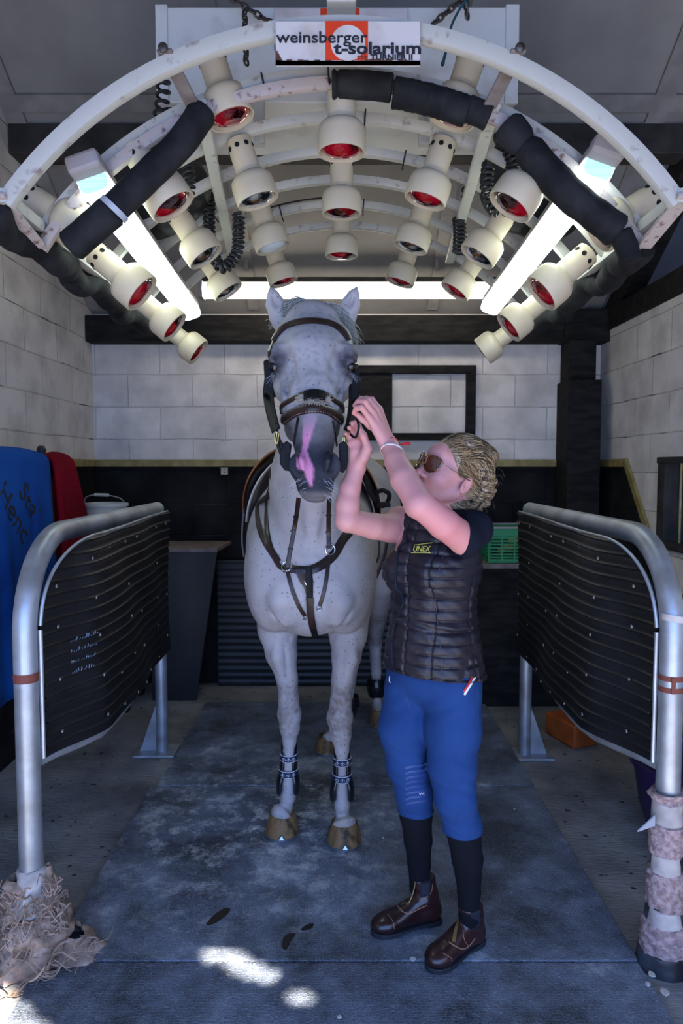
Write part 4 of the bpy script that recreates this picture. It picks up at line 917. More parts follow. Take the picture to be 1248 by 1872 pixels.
def np_mesh(name, V, Q, m, parent=None, origin=(0, 0, 0), col=None, smooth=2):
    V = V.copy()
    if smooth:
        e = np.concatenate([Q[:, [0, 1]], Q[:, [1, 2]], Q[:, [2, 3]], Q[:, [3, 0]]])
        for _ in range(smooth):
            s_ = np.zeros_like(V); c_ = np.zeros(len(V))
            for a, b in ((0, 1), (1, 0)):
                for ax in range(3): s_[:, ax] += np.bincount(e[:, a], V[e[:, b], ax], len(V))
                c_ += np.bincount(e[:, a], minlength=len(V))
            V = V*.5+.5*s_/np.maximum(c_, 1)[:, None]
    me = bpy.data.meshes.new(name); O = np.array(origin if parent is None else parent_loc(parent))
    W = (V-O).astype(np.float32)
    me.vertices.add(len(W)); me.vertices.foreach_set('co', W.ravel())
    me.loops.add(Q.size); me.loops.foreach_set('vertex_index', Q.astype(np.int32).ravel())
    me.polygons.add(len(Q)); me.polygons.foreach_set('loop_start', np.arange(0, Q.size, 4, dtype=np.int32)); me.polygons.foreach_set('use_smooth', np.ones(len(Q), bool))
    me.update(); me.validate()
    if col is not None:
        a = me.attributes.new('Col', 'FLOAT_COLOR', 'POINT'); a.data.foreach_set('color', np.concatenate([col, np.ones((len(col), 1))], 1).astype(np.float32).ravel())
    me.materials.append(MATS[m]); o = bpy.data.objects.new(name, me); COL.objects.link(o)
    if parent is not None: o.parent = parent
    else: o.location = Vector(origin)
    return o, V
def bvh_of(V, Q): return BVHTree.FromPolygons([tuple(v) for v in V], [tuple(q) for q in Q.tolist()])
CAMP = Vector((0, 0, H))
def on_surf(bv, px, py, Yf=None, maxd=9):
    h = bv.ray_cast(CAMP, RAY(px, py))
    if h[0] is not None and (Yf is None or abs(h[0].y-Yf) < .35): return h[0], h[1]
    p = P(px, py, Yf); q = bv.find_nearest(p); return (q[0], q[1])
def strap_pts(bv, pix, Yf, lift=.004, k=5, sm=2):
    pp = catmull([Vector((a, b, 0)) for a, b in pix], k); L = [on_surf(bv, p.x, p.y, Yf) for p in pp]
    pts = [a+n*lift for a, n in L]; ns = [n for a, n in L]
    for _ in range(sm):
        pts = [pts[0]]+[(pts[i-1]+pts[i]*2+pts[i+1])/4 for i in range(1, len(pts)-1)]+[pts[-1]]
        ns = [ns[0]]+[(ns[i-1]+ns[i]*2+ns[i+1]).normalized() for i in range(1, len(ns)-1)]+[ns[-1]]
    return pts, ns
def ribbon(pts, ns, wd, th, mb=None, ridge=0):
    mb = mb or MB(); m = len(pts); rows = []
    wds = wd if isinstance(wd, (list, tuple)) else [wd]*m
    for i in range(m):
        T = (pts[min(i+1, m-1)]-pts[max(0, i-1)]).normalized(); N = ns[i]-T*ns[i].dot(T); N.normalize(); B = T.cross(N); w_ = wds[i]/2
        prof = [(-w_, 0), (-w_, th*.7), (-w_*.8, th), (-w_*.3, th+ridge), (w_*.3, th+ridge), (w_*.8, th), (w_, th*.7), (w_, 0)]
        rows.append([pts[i]+B*a+N*b for a, b in prof])
    o = len(mb.v); mb.grid(rows, closed=True); mb.f += [tuple(o+k for k in range(8)), tuple(o+(m-1)*8+k for k in reversed(range(8)))]
    return mb
# ================================================================== HORSE
def coat_mat():
    m = mat('coat', (1, 1, 1), .62, vcol=True, bump=.35, bscale=220, spec=.18)
    n = m.node_tree.nodes; l = m.node_tree.links; b = n['Principled BSDF']
    tc = n['Texture Coordinate']
    vo = n.new('ShaderNodeTexVoronoi'); vo.inputs['Scale'].default_value = 62; l.new(tc.outputs['Object'], vo.inputs['Vector'])
    r = n.new('ShaderNodeValToRGB'); r.color_ramp.elements[0].position = .14; r.color_ramp.elements[1].position = .28; r.color_ramp.elements[0].color = (1, 1, 1, 1); r.color_ramp.elements[1].color = (0, 0, 0, 1); l.new(vo.outputs['Distance'], r.inputs[0])
    sx = n.new('ShaderNodeSeparateColor'); l.new(vo.outputs['Color'], sx.inputs[0])
    gt = n.new('ShaderNodeMath'); gt.operation = 'GREATER_THAN'; gt.inputs[1].default_value = .72; l.new(sx.outputs[0], gt.inputs[0])
    mu = n.new('ShaderNodeMath'); mu.operation = 'MULTIPLY'; l.new(r.outputs[0], mu.inputs[0]); l.new(gt.outputs[0], mu.inputs[1])
    mu2 = n.new('ShaderNodeMath'); mu2.operation = 'MULTIPLY'; mu2.inputs[1].default_value = .55; l.new(mu.outputs[0], mu2.inputs[0])
    t = n.new('ShaderNodeTexNoise'); t.inputs['Scale'].default_value = 9; t.inputs['Detail'].default_value = 7; l.new(tc.outputs['Object'], t.inputs['Vector'])
    rr = n.new('ShaderNodeValToRGB'); rr.color_ramp.elements[0].position = .3; rr.color_ramp.elements[0].color = (.78, .78, .80, 1); rr.color_ramp.elements[1].position = .65; l.new(t.outputs['Fac'], rr.inputs[0])
    at = n['Attribute']
    m1 = n.new('ShaderNodeMix'); m1.data_type = 'RGBA'; m1.blend_type = 'MULTIPLY'; m1.inputs[0].default_value = 1; l.new(at.outputs['Color'], m1.inputs[6]); l.new(rr.outputs[0], m1.inputs[7])
    m2 = n.new('ShaderNodeMix'); m2.data_type = 'RGBA'; l.new(mu2.outputs[0], m2.inputs[0]); l.new(m1.outputs[2], m2.inputs[6]); m2.inputs[7].default_value = (.06, .04, .035, 1)
    l.new(m2.outputs[2], b.inputs['Base Color'])
coat_mat()
mat('leather', (.010, .0045, .004), .45, col2=(.026, .010, .007), nscale=14, spec=.35, coat=.08, bump=.15, bscale=120)
mat('black_leather', (.004, .0035, .004), .6, spec=.2, bump=.2, bscale=60)
mat('tan_leather', (.22, .075, .025), .4, coat=.3, col2=(.15, .045, .015), nscale=6)
mat('navy_band', (.010, .020, .055), .6); mat('white_thread', (.6, .62, .68), .7)
mat('sheepskin', (.50, .44, .36), .95, col2=(.3, .25, .2), nscale=60, bump=1, bscale=200)
mat('brass', (.60, .42, .16), .25, metal=1); mat('steel', (.75, .76, .78), .2, metal=1)
mat('eye_black', (.006, .004, .004), .12, coat=.25, spec=.4)
mat('hoof_horn', (.20, .115, .05), .40, col2=(.035, .024, .016), nscale=7, namt=.55, contrast=.16, stretch=(4, 4, 1), bump=.3, bscale=30, coat=.2)
mat('hoof_shoe', (.32, .34, .38), .3, metal=.9)
mat('mane_hair', (.36, .36, .32), .6, col2=(.15, .15, .13), nscale=60, stretch=(3, 3, 1))
mat('boot_shell', (.006, .007, .012), .3, coat=.4)
HO = Vector((-.05, 3.3, 0))
Fh = Field((-.52, 2.0, -.02), (.48, 4.62, 2.26), .0058)
p = P
LV, RV = (-1, 0, 0), (1, 0, 0)
# trunk
Fh.cone((-.135, 3.05, 1.20), (.02, 4.02, 1.24), (.275, .34), (.30, .33), .08)
Fh.cone((-.14, 3.0, 1.36), (-.12, 3.45, 1.50), (.12, .16), (.11, .13), .08)
Fh.ell((.045, 4.10, 1.30), (.285, .34, .33), .08)
Fh.ell((.05, 4.32, 1.18), (.24, .20, .30), .08)
Fh.ell(p(566, 1052, 2.86), (.205, .30, .24), .06)
Fh.ell(p(500, 1045, 2.86), (.115, .26, .24), .05); Fh.ell(p(632, 1045, 2.86), (.125, .26, .25), .05)
Fh.ell(p(520, 1085, 2.66), (.075, .09, .12), .04); Fh.ell(p(618, 1085, 2.66), (.078, .09, .12), .04)
# neck
nk = [p(571, 592, 2.52), p(571, 690, 2.63), p(571, 790, 2.73), p(572, 880, 2.80), p(571, 960, 2.92)]
Fh.chain(nk, [(.075, .09), (.095, .135), (.125, .18), (.160, .225), (.19, .27)], .05)
Fh.cone(p(571, 870, 2.62), p(568, 985, 2.72), (.085, .09), (.13, .12), .05)
# head
Fh.cone(p(571, 604, 2.43), p(571, 665, 2.35), (.104, .10), (.118, .12), .03)
Fh.cone(p(571, 665, 2.345), p(571, 735, 2.265), (.112, .115), (.092, .095), .03)
Fh.cone(p(571, 735, 2.26), p(573, 800, 2.195), (.084, .085), (.060, .072), .03)
Fh.cone(p(573, 800, 2.195), p(575, 862, 2.15), (.058, .07), (.055, .06), .025)
Fh.ell(p(576, 888, 2.145), (.056, .055, .048), .025)
Fh.ell(p(577, 903, 2.165), (.042, .045, .026), .012)
for q in (546, 604): Fh.ell(p(q, 852, 2.118), (.030, .040, .042), .018)
for sx, xx in ((-1, 519), (1, 623)):
    Fh.cone(p(571+sx*34, 690, 2.50), p(570+sx*31, 780, 2.33), (.05, .12), (.036, .065), .035)
    Fh.cone(p(570+sx*42, 700, 2.30), p(571+sx*40, 765, 2.27), (.018, .04), (.016, .035), .03)
for sx, xx, ex in ((-1, 506, 500), (1, 637, 642)):
    Fh.ell(p(xx, 648, 2.305), (.030, .045, .034), .025)
    Fh.ell(p(571+sx*48, 628, 2.38), (.045, .06, .06), .03)
    Fh.ell(p(571+sx*60, 690, 2.33), (.022, .05, .07), .03)
# ears
for pts, sx in (([(521, 598), (512, 578), (503, 556), (499, 540), (494, 524)], -1), ([(624, 598), (631, 578), (641, 556), (646, 540), (652, 524)], 1)):
    ys = [2.46, 2.45, 2.44, 2.435, 2.43]; q = [p(a, b_, y) for (a, b_), y in zip(pts, ys)]
    Fh.chain(q, [(.036, .036), (.036, .032), (.031, .026), (.019, .018), (.004, .005)], .014)
    h0 = p(pts[0][0]+sx*10, pts[0][1]-14, 2.428); h1 = p(pts[2][0]-sx*1, pts[2][1], 2.412); h2 = p(pts[3][0], pts[3][1]+2, 2.42)
    Fh.chain([h1, h2], [(.012, .012), (.005, .006)], .008, op='sub')
# forelegs
def foreleg(knee_x, pts):
    pts = [(a+Vector((0, .05, 0)), r) for a, r in pts[:-3]]+pts[-3:]
    for (a, ra), (b_, rb_) in zip(pts[:-1], pts[1:]): Fh.cone(a, b_, ra, rb_, .018)
L1 = [(p(498, 1095, 2.86), (.085, .13)), (p(506, 1155, 2.85), (.080, .105)), (p(512, 1200, 2.84), (.062, .080)), (p(523, 1248, 2.84), (.042, .050)), (p(526, 1285, 2.84), (.040, .042)),
      (p(527, 1313, 2.835), (.047, .043)), (p(528, 1340, 2.84), (.039, .036)), (p(527, 1362, 2.85), (.026, .032)), (p(526, 1410, 2.86), (.0215, .030)), (p(526, 1440, 2.865), (.025, .033)),
      (p(526, 1457, 2.91), (.029, .034)), (p(522, 1480, 2.915), (.0245, .026)), (Vector((p(516, 1525, 2.87).x, 2.905, .094)), (.050, .055))]
R1 = [(p(642, 1095, 2.84), (.090, .13)), (p(636, 1165, 2.83), (.076, .105)), (p(633, 1205, 2.82), (.058, .078)), (p(626, 1250, 2.81), (.044, .050)), (p(623, 1288, 2.80), (.041, .042)),
      (p(621, 1320, 2.79), (.052, .046)), (p(623, 1352, 2.79), (.041, .038)), (p(625, 1378, 2.79), (.027, .032)), (p(625, 1425, 2.80), (.0215, .030)), (p(625, 1452, 2.80), (.024, .033)),
      (p(625, 1470, 2.84), (.029, .034)), (p(626, 1492, 2.845), (.0245, .026)), (Vector((p(628, 1540, 2.80).x, 2.835, .094)), (.051, .055))]
foreleg(0, L1); foreleg(0, R1)
# hind legs
for hip, st, hk, ft, co in (((-.09, 4.15, 1.10), (-.12, 3.98, .88), p(646, 1190, 4.02), p(630, 1325, 3.86), p(600, 1352, 3.74)),
                            ((.20, 4.25, 1.10), (.225, 4.12, .88), p(685, 1175, 4.42), p(689, 1290, 4.22), p(693, 1312, 4.13))):
    Fh.chain([hip, st, hk], [(.13, .20), (.085, .13), (.040, .055)], .05)
    Fh.chain([hk, ft, co], [(.040, .05), (.026, .03), (.036, .04)], .02)
hV, hQ = Fh.mesh(); cbv = bvh_of(hV, hQ)
def S_(px, py, off=0.0, Yf=None): a, n_ = on_surf(cbv, px, py, Yf); return a+n_*off
def groove(L, r, k, off=.004, op='sub'):
    q = [S_(a, b_, off) for a, b_ in L]; Fh.chain(q, [r*.5]+[r]*(len(q)-2)+[r*.5] if len(q) > 2 else [r, r], k, op=op)
# nostrils and mouth
NOS = [S_(a, b_, 0) for a, b_ in ((543, 834), (539, 844), (541, 856), (548, 865), (607, 834), (611, 844), (609, 856), (602, 865))]
groove([(544, 830), (539, 842), (541, 856), (549, 867)], .014, .006, .001); groove([(606, 830), (611, 842), (609, 856), (601, 867)], .014, .006, .001)
groove([(545, 828), (551, 842), (553, 858)], .006, .012, .001, 'add'); groove([(605, 828), (599, 842), (597, 858)], .006, .012, .001, 'add')
groove([(546, 901), (560, 909), (577, 912), (594, 909), (607, 901)], .004, .005, .002)
# eye sockets with lids
for ex, sx in ((498, -1), (645, 1)):
    c = S_(ex-sx*3, 669, .000, 2.29); EYES = globals().setdefault('EYES', []); EYES.append(c+Vector((-sx*.002, .008, 0)))
    Fh.ell(c, (.022, .022, .016), .008, op='sub')
    a = [S_(ex-sx*14, 672, .001, 2.27), S_(ex-sx*8, 661, .004, 2.28), S_(ex-sx*1, 657, .005, 2.29), S_(ex+sx*4, 660, .004, 2.31)]; Fh.chain(a, [.004, .007, .008, .006], .008)
    a = [S_(ex-sx*14, 673, .0, 2.27), S_(ex-sx*7, 680, .002, 2.28), S_(ex+sx*1, 680, .002, 2.30)]; Fh.chain(a, [.004, .006, .005], .008)
    groove([(ex-sx*18, 690), (ex-sx*22, 720), (ex-sx*22, 745)], .012, .03, .008)
    groove([(ex-sx*10, 636), (ex-sx*18, 644), (ex-sx*24, 660)], .008, .025, .006)
groove([(571, 690), (571, 740), (573, 790)], .02, .03, -.012, 'add')
groove([(512, 688), (519, 725), (530, 758)], .007, .012, -.002, 'add'); groove([(630, 688), (623, 725), (613, 758)], .007, .012, -.002, 'add')
groove([(524, 640), (530, 665), (534, 690)], .008, .03, .004); groove([(618, 640), (612, 665), (608, 690)], .008, .03, .004)
# chest, shoulders, forearms
groove([(566, 985), (565, 1060), (566, 1130)], .010, .03, .006)
groove([(497, 1118), (509, 1140), (530, 1168)], .015, .012, .003); groove([(640, 1118), (624, 1142), (606, 1168)], .015, .012, .003)
groove([(520, 1070), (510, 1100), (522, 1140)], .03, .04, -.024, 'add'); groove([(612, 1070), (622, 1100), (612, 1140)], .03, .04, -.020, 'add')
groove([(519, 1190), (524, 1230), (528, 1270)], .006, .015, .003); groove([(628, 1190), (625, 1235), (618, 1275)], .006, .015, .003)
groove([(508, 1170), (505, 1200), (512, 1230)], .02, .02, -.010, 'add'); groove([(645, 1170), (646, 1205), (638, 1235)], .02, .02, -.010, 'add')
groove([(520, 1300), (534, 1300)], .014, .014, -.006, 'add'); groove([(614, 1306), (629, 1306)], .014, .014, -.006, 'add')
groove([(517, 1330), (535, 1330)], .008, .012, -.002, 'add'); groove([(612, 1340), (632, 1340)], .008, .012, -.002, 'add')
groove([(545, 930), (548, 975), (556, 1010)], .008, .03, .005); groove([(598, 930), (592, 975), (582, 1010)], .008, .03, .005)
hV, hQ = Fh.mesh()
# coat colour
def coat_col(V):
    n = len(V); X, Y, Z = V.T; c = np.tile(np.array([[.385, .36, .365]]), (n, 1))
    def blend(mask, col): nonlocal c; mask = np.clip(mask, 0, 1)[:, None]; c = c*(1-mask)+np.array(col)[None, :]*mask
    def ball(q, r, soft): d = np.linalg.norm(V-np.array(q), axis=1); return np.clip((r+soft-d)/soft, 0, 1)
    def sst(a, b_, x): t = np.clip((x-a)/(b_-a), 0, 1); return t*t*(3-2*t)
    nz = np.array([noise.noise(Vector(v)*14) for v in V[::1]]) if n < 400000 else np.zeros(n)
    nf = np.array([noise.noise(Vector(v)*70) for v in V]) if n < 400000 else np.zeros(n)
    blend((nz+.1)*.45, (.33, .33, .35))
    # knees, joints: speckled brown grey
    leg = Z < .95
    blend(leg*(1-sst(.08, .16, np.abs(Z-.56)))*(.45+nz*.4+nf*.5), (.17, .14, .125))
    blend((Z < .30)*.25, (.46, .44, .43))
    blend((Z < .16)*sst(-.1, .3, nz)*.6, (.42, .33, .24))
    # muzzle: slate
    hd = Y < 2.36
    zz0 = p(575, 790, 2.13).z; zz1 = p(575, 835, 2.10).z
    blend(hd*(1-sst(zz0+.02, zz0+.12, Z+nf*.012+np.abs(X-p(571, 0, 2.2).x)*.6))*.65, (.055, .06, .075))
    blend(hd*(1-sst(zz1-.01, zz0+.06, Z+nf*.012))*.97, (.013, .016, .026))
    blend(hd*(1-sst(p(0, 780, 2.2).z, p(0, 730, 2.2).z, Z))*sst(.055, .085, np.abs(X-p(571, 0, 2.2).x))*.7, (.07, .07, .08))
    blend(hd*(1-sst(p(0, 905, 2.1).z-.004, p(0, 893, 2.1).z, Z))*.6, (.20, .185, .19))
    # around the eyes and brow hollows
    for ex in (499, 643): blend(ball(p(ex, 668, 2.29), .036, .030)*.96, (.016, .014, .017))
    for ex in (509, 632): blend(ball(p(ex, 646, 2.27), .012, .045)*.55, (.07, .065, .08))
    for ex in (508, 632): blend(ball(p(ex, 716, 2.24), .01, .06)*.55, (.10, .10, .12))  # cheek shading painted into the coat
    blend(ball(p(572, 600, 2.33), .02, .07)*.4, (.20, .20, .21))
    blend(hd*(Z > zz0)*np.clip((nf-.1)*1.2, 0, .35), (.18, .18, .20))
    # pink blaze down to the lip
    poly = [(553, 765), (560, 757), (574, 757), (580, 765), (574, 780), (568, 798), (563, 815), (560, 826), (565, 834), (568, 842), (573, 856), (573, 870), (570, 888), (566, 889), (561, 876), (557, 862), (549, 860), (543, 852), (542, 836), (550, 826), (553, 815), (553, 795)]
    P2 = [(p(a, b_, 2.10).x, p(a, b_, 2.10).z) for a, b_ in poly]
    PX, PY = X+nf*.002, Z+nf*.002
    # photo plane -> face surface follows depth: rescale to the plane Y=2.10
    s_ = 2.10/Y; PX = PX*s_; PZ = (PY-H)*s_+H
    ins = np.zeros(n, bool)
    for i in range(len(P2)):
        x0, z0 = P2[i]; x1, z1 = P2[i-1]
        cnd = ((z0 > PZ) != (z1 > PZ)) & (PX < (x1-x0)*(PZ-z0)/((z1-z0) or 1e-9)+x0); ins ^= cnd
        ex_, ez_ = x1-x0, z1-z0; tt = np.clip(((PX-x0)*ex_+(PZ-z0)*ez_)/(ex_*ex_+ez_*ez_+1e-12), 0, 1)
        dd = np.hypot(PX-x0-tt*ex_, PZ-z0-tt*ez_); dmin = dd if i == 0 else np.minimum(dmin, dd)
    up = np.clip((Z-p(0, 800, 2.1).z)/.06, 0, 1)
    sd_ = np.clip(.5+np.where(ins, dmin, -dmin)/.005, 0, 1)*(Y < 2.24)
    pk = np.array([.50, .19, .34])[None, :]*(1-up[:, None])+np.array([.34, .27, .31])[None, :]*up[:, None]
    c = c*(1-sd_[:, None])+pk*sd_[:, None]
    for q in NOS: blend(ball(q, .005, .009)*.97, (.003, .003, .004))
    # ears: darker insides
    for ex, ey in ((503, 556), (641, 556)): blend(ball(p(ex, ey, 2.415), .006, .02)*.4, (.25, .2, .2))
    # rear of the animal a little greener grey mottled
    return c
hcol = coat_col(hV)
horse = thing('horse', HO, 'light grey horse standing tacked up on the mats, facing forward with ears up', 'horse')
hb_o, hV2 = np_mesh('horse_body', hV, hQ, 'coat', horse, col=hcol, smooth=2)
hbv = bvh_of(hV2, hQ)
# eyes
for c in EYES: MB().lathe([(.0005, -.0215), (.010, -.019), (.0185, -.0115), (.0215, 0), (.0185, .0115), (.010, .019), (.0005, .0215)], c, None, 24).build('eye', 'eye_black', horse)
# hooves
def hoof(c, rt, rb_, h, tilt, name='hoof', notch=True):
    mb = MB(); rows = []; n = 36
    for i in range(7):
        f = i/6; r = rb_+(rt-rb_)*f; row = []
        for k in range(n):
            a = 2*PI*k/n; yy = math.sin(a)*r*1.08; xx = math.cos(a)*r
            if yy > 0: yy *= .85
            z = .010+(h-.010)*f
            row.append(Vector((c.x+xx*(1+.04*math.sin(f*PI)), c.y+yy+tilt*f, z)))
        rows.append(row)
    rows.insert(0, [Vector((v.x*.96+c.x*.04, v.y*.96+c.y*.04, .010)) for v in rows[0]])
    mb.grid(rows, closed=True); mb.f.append(tuple(len(mb.v)-n+k for k in range(n)))
    ho = mb.build(name, 'hoof_horn', horse)
    sh_ = MB(); pr = []
    for k in range(n): a = 2*PI*k/n; yy = math.sin(a)*rb_*1.08; pr.append(Vector((c.x+math.cos(a)*rb_*1.03, c.y+(yy*.85 if yy > 0 else yy*1.03), 0)))
    sh_.prism(pr, (0, 0, .0), (0, 0, .011)); sh_.build('horseshoe', 'hoof_shoe', ho, smooth=False)
    if notch:
        x, y = c.x+.004, c.y-rb_*1.085
        MB().prism([Vector((x-.013, y, .010)), Vector((x+.013, y, .010)), Vector((x+.002, y+.007, .027)), Vector((x-.002, y+.007, .027))], (0, -.003, 0), (0, .004, 0)).build('toe_clip', 'hoof_shoe', ho, smooth=False, bevel=.002)
    return ho
def coronet(x, y, z, r): return None
zm = .0175
for ch_, (cx, gy, rt, rb2, hgt) in enumerate(((p(515, 1525, 2.87).x, 2.868, .051, .069, .078), (p(629, 1540, 2.80).x, 2.797, .052, .070, .078))):
    o = hoof(Vector((cx, gy+.012, 0)), rt, rb2, hgt, .03); o.location.z += zm
for cx, cy in ((p(597, 1370, 3.72).x, 3.73), (p(694, 1330, 4.10).x, 4.12)):
    o = hoof(Vector((cx, cy, 0)), .044, .058, .085, .03, notch=False); o.location.z += zm
# forelock, mane tufts
random.seed(5)
def hair_tuft(starts, ends, n, r, name, parent, m, sag=.0, jit=.006, k=6, lift=.0):
    starts = [Vector(q) for q in starts]; ends = [Vector(q) for q in ends]
    mb = MB()
    for i in range(n):
        f = (i+random.random())/n
        def L(a): q = f*(len(a)-1); j = min(int(q), len(a)-2); return a[j].lerp(a[j+1], q-j)
        a = L(starts); b_ = L(ends); j = lambda: Vector((random.gauss(0, jit), random.gauss(0, jit), random.gauss(0, jit)))
        a = a+j(); b_ = b_+j()*1.5; mid = (a+b_)/2+Vector((0, -lift*random.uniform(.5, 1.2), sag*random.uniform(.3, 1)))+j()*.7
        pts = catmull([a, mid, b_], k); mb.tube(pts, [r*(1-.75*(q/(len(pts)-1))**2) for q in range(len(pts))], 5)
    return mb.build(name, m, parent)
hair_tuft([p(572, 566, 2.42), p(574, 560, 2.45)], [p(520, 562, 2.43), p(513, 572, 2.42), p(526, 576, 2.40)], 170, .0024, 'forelock', horse, 'mane_hair', sag=.030, jit=.006)
hair_tuft([p(575, 562, 2.42), p(576, 558, 2.45)], [p(628, 578, 2.42), p(640, 600, 2.40), p(646, 622, 2.42)], 200, .0024, 'forelock', horse, 'mane_hair', sag=.022, jit=.007)
hair_tuft([p(620, 580, 2.46), p(640, 590, 2.47)], [p(650, 622, 2.48), p(655, 628, 2.50), p(646, 640, 2.47)], 40, .0014, 'mane', horse, 'mane_hair', sag=.01, jit=.008)
hair_tuft([p(508, 580, 2.48), p(512, 590, 2.48)], [p(495, 590, 2.50), p(492, 598, 2.50)], 18, .001, 'mane', horse, 'mane_hair', sag=0, jit=.006)
# whiskers
wk = MB(); random.seed(9)
for i in range(34):
    s = random.choice((-1, 1)); a, n_ = on_surf(hbv, 576+s*random.uniform(14, 32), random.uniform(872, 908), 2.1)
    d = (n_+Vector((s*.7, -.3, -.3+random.uniform(-.5, .5)))).normalized(); L = random.uniform(.02, .055)
    wk.tube([a, a+d*L*.5, a+d*L+Vector((0, 0, -.006))], [.0003, .0002, .0001], 3)
for s, ex in ((-1, 500), (1, 643)):
    for i in range(7):
        a, n_ = on_surf(hbv, ex+random.uniform(-4, 4), 684+random.uniform(-2, 4), 2.27); d = Vector((s*random.uniform(.2, 1), -.6, -.7+random.uniform(-.2, .3))).normalized(); wk.tube([a, a+d*.02, a+d*.045], [.0003, .0002, .0001], 3)
wk.build('whiskers', 'white_thread', horse)
# tail
hair_tuft([(.02, 4.52, 1.42), (.06, 4.52, 1.42)], [(.0, 4.58, .45), (.10, 4.58, .45)], 70, .006, 'tail', horse, 'mane_hair', sag=.02, jit=.012)
# ------------------------------------------------------------ bridle
br = thing('bridle', p(572, 560, 2.5), 'dark brown leather bridle with crossed noseband on the grey horse head', 'bridle')
def strap(pix, wd, name, m='leather', Yf=2.25, th=.004, lift=.0015, ridge=.0, k=5, parent=None, stitch=False, sm=2):
    pts, ns = strap_pts(hbv, pix, Yf, lift, k, sm); o = ribbon(pts, ns, wd, th, ridge=ridge).build(name, m, parent or br)
    if stitch:
        sm_ = MB()
        for off in (-.36, .36):
            for i in range(0, len(pts)-1):
                T = (pts[i+1]-pts[i]).normalized(); N = (ns[i]-T*ns[i].dot(T)).normalized(); B = T.cross(N)
                q = pts[i]+B*wd*off+N*(th+.0004); nq = max(1, int((pts[i+1]-pts[i]).length/.005))
                for e in range(nq): a = q+T*(.005*e); sm_.tube([a, a+T*.003], .0005, 4)
        sm_.build('stitching', 'white_thread', o)
    return o
C = lambda L, ox=420, oy=500, s=3.9: [(ox+a/s, oy+b_/s) for a, b_ in L]
strap(C([(318, 480), (345, 430), (400, 380), (480, 352), (560, 342), (640, 345), (720, 360), (780, 395), (822, 440), (845, 480)]), .029, 'browband', ridge=.004, th=.006)
strap([(570, 786), (566, 786)] if False else C([(318, 475), (285, 560), (262, 640)]), .018, 'cheekpiece', Yf=2.38)
strap(C([(320, 1010), (345, 965), (400, 925), (470, 885), (520, 865), (560, 860)]), .017, 'crossed_noseband', ridge=.002)
strap(C([(640, 858), (690, 870), (750, 910), (810, 955), (845, 1000)]), .019, 'crossed_noseband', ridge=.002)
strap(C([(325, 1105), (365, 1055), (430, 1012), (510, 975), (600, 962), (680, 972), (750, 1010), (810, 1060), (845, 1115)]), .030, 'noseband', ridge=.004, th=.006, stitch=True)
strap(C([(538, 880), (600, 868), (665, 880)]), .036, 'nose_pad', m='black_leather', th=.008, lift=.003)
def fluff(cx, cy, w_, h_, n, name):
    mb = MB()
    for i in range(n):
        a, nn = on_surf(hbv, cx+random.uniform(-w_, w_), cy+random.uniform(-h_, h_), 2.2); d = (nn+Vector((random.gauss(0, .5), random.gauss(0, .3), random.gauss(0, .5)))).normalized()
        mb.tube([a, a+d*.008, a+d*.014+Vector((random.gauss(0, .003), 0, -.003))], [.0018, .0015, .0006], 5)
    mb.build(name, 'sheepskin', br)
fluff(552, 729, 5, 7, 90, 'sheepskin_ruff'); fluff(597, 729, 4, 6, 70, 'sheepskin_ruff'); fluff(575, 735, 15, 3.5, 130, 'sheepskin_ruff')
strap(C([(492, 1030), (480, 1100), (470, 1160), (462, 1215)]), .008, 'flash_strap', m='black_leather', k=4)
strap(C([(728, 1050), (740, 1110), (748, 1170), (758, 1225)]), .008, 'flash_strap', m='black_leather', k=4)
def freestrap(pts3, nrm, wd, th, name, m='leather', k=6, parent=None):
    pp = catmull(pts3, k); return ribbon(pp, [Vector(nrm).normalized()]*len(pp), wd, th).build(name, m, parent or br)
# cheek straps running down outside the cheeks
freestrap([p(489, 715, 2.36), p(492, 740, 2.32), p(498, 765, 2.27), p(505, 788, 2.22)], (-.2, -1, 0), .031, .006, 'cheek_strap', m='black_leather')
freestrap([p(497, 718, 2.30), p(500, 745, 2.25), p(507, 775, 2.19)], (-.1, -1, 0), .010, .008, 'cheek_strap', m='black_leather')
freestrap([p(649, 722, 2.36), p(648, 745, 2.32), p(643, 768, 2.27), p(635, 790, 2.22)], (.2, -1, 0), .031, .006, 'cheek_strap', m='black_leather')
freestrap([p(640, 705, 2.30), p(639, 745, 2.24), p(634, 778, 2.19)], (.1, -1, 0), .010, .008, 'cheek_strap', m='black_leather')
freestrap([p(504, 786, 2.22), p(509, 804, 2.20), p(516, 816, 2.18)], (0, -1, 0), .014, .004, 'cheek_strap'); freestrap([p(636, 788, 2.22), p(631, 806, 2.20), p(626, 815, 2.18)], (0, -1, 0), .014, .004, 'cheek_strap')
# stiff eye guards (seen from the front as dark slabs)
def slab(poly, Y0, Y1, name, m, parent, bev=.004):
    a = [p(x, y, Y0) for x, y in poly]; b_ = [p(x, y, Y0)+Vector((0, Y1-Y0, 0)) for x, y in poly]; n = len(a); mb = MB()
    mb.add(a+b_, [tuple(reversed(range(n))), tuple(range(n, 2*n))]+[(i, (i+1) % n, n+(i+1) % n, n+i) for i in range(n)]); return mb.build(name, m, parent, ang=30, bevel=bev)
slab([(481, 660), (488, 656), (497, 664), (500, 690), (501, 722), (492, 724), (485, 718), (481, 725), (480, 716), (483, 690)], 2.325, 2.40, 'eye_guard', 'black_leather', br)
slab([(645, 672), (650, 662), (656, 668), (657, 690), (655, 728), (641, 734), (641, 700)], 2.325, 2.40, 'eye_guard', 'black_leather', br)
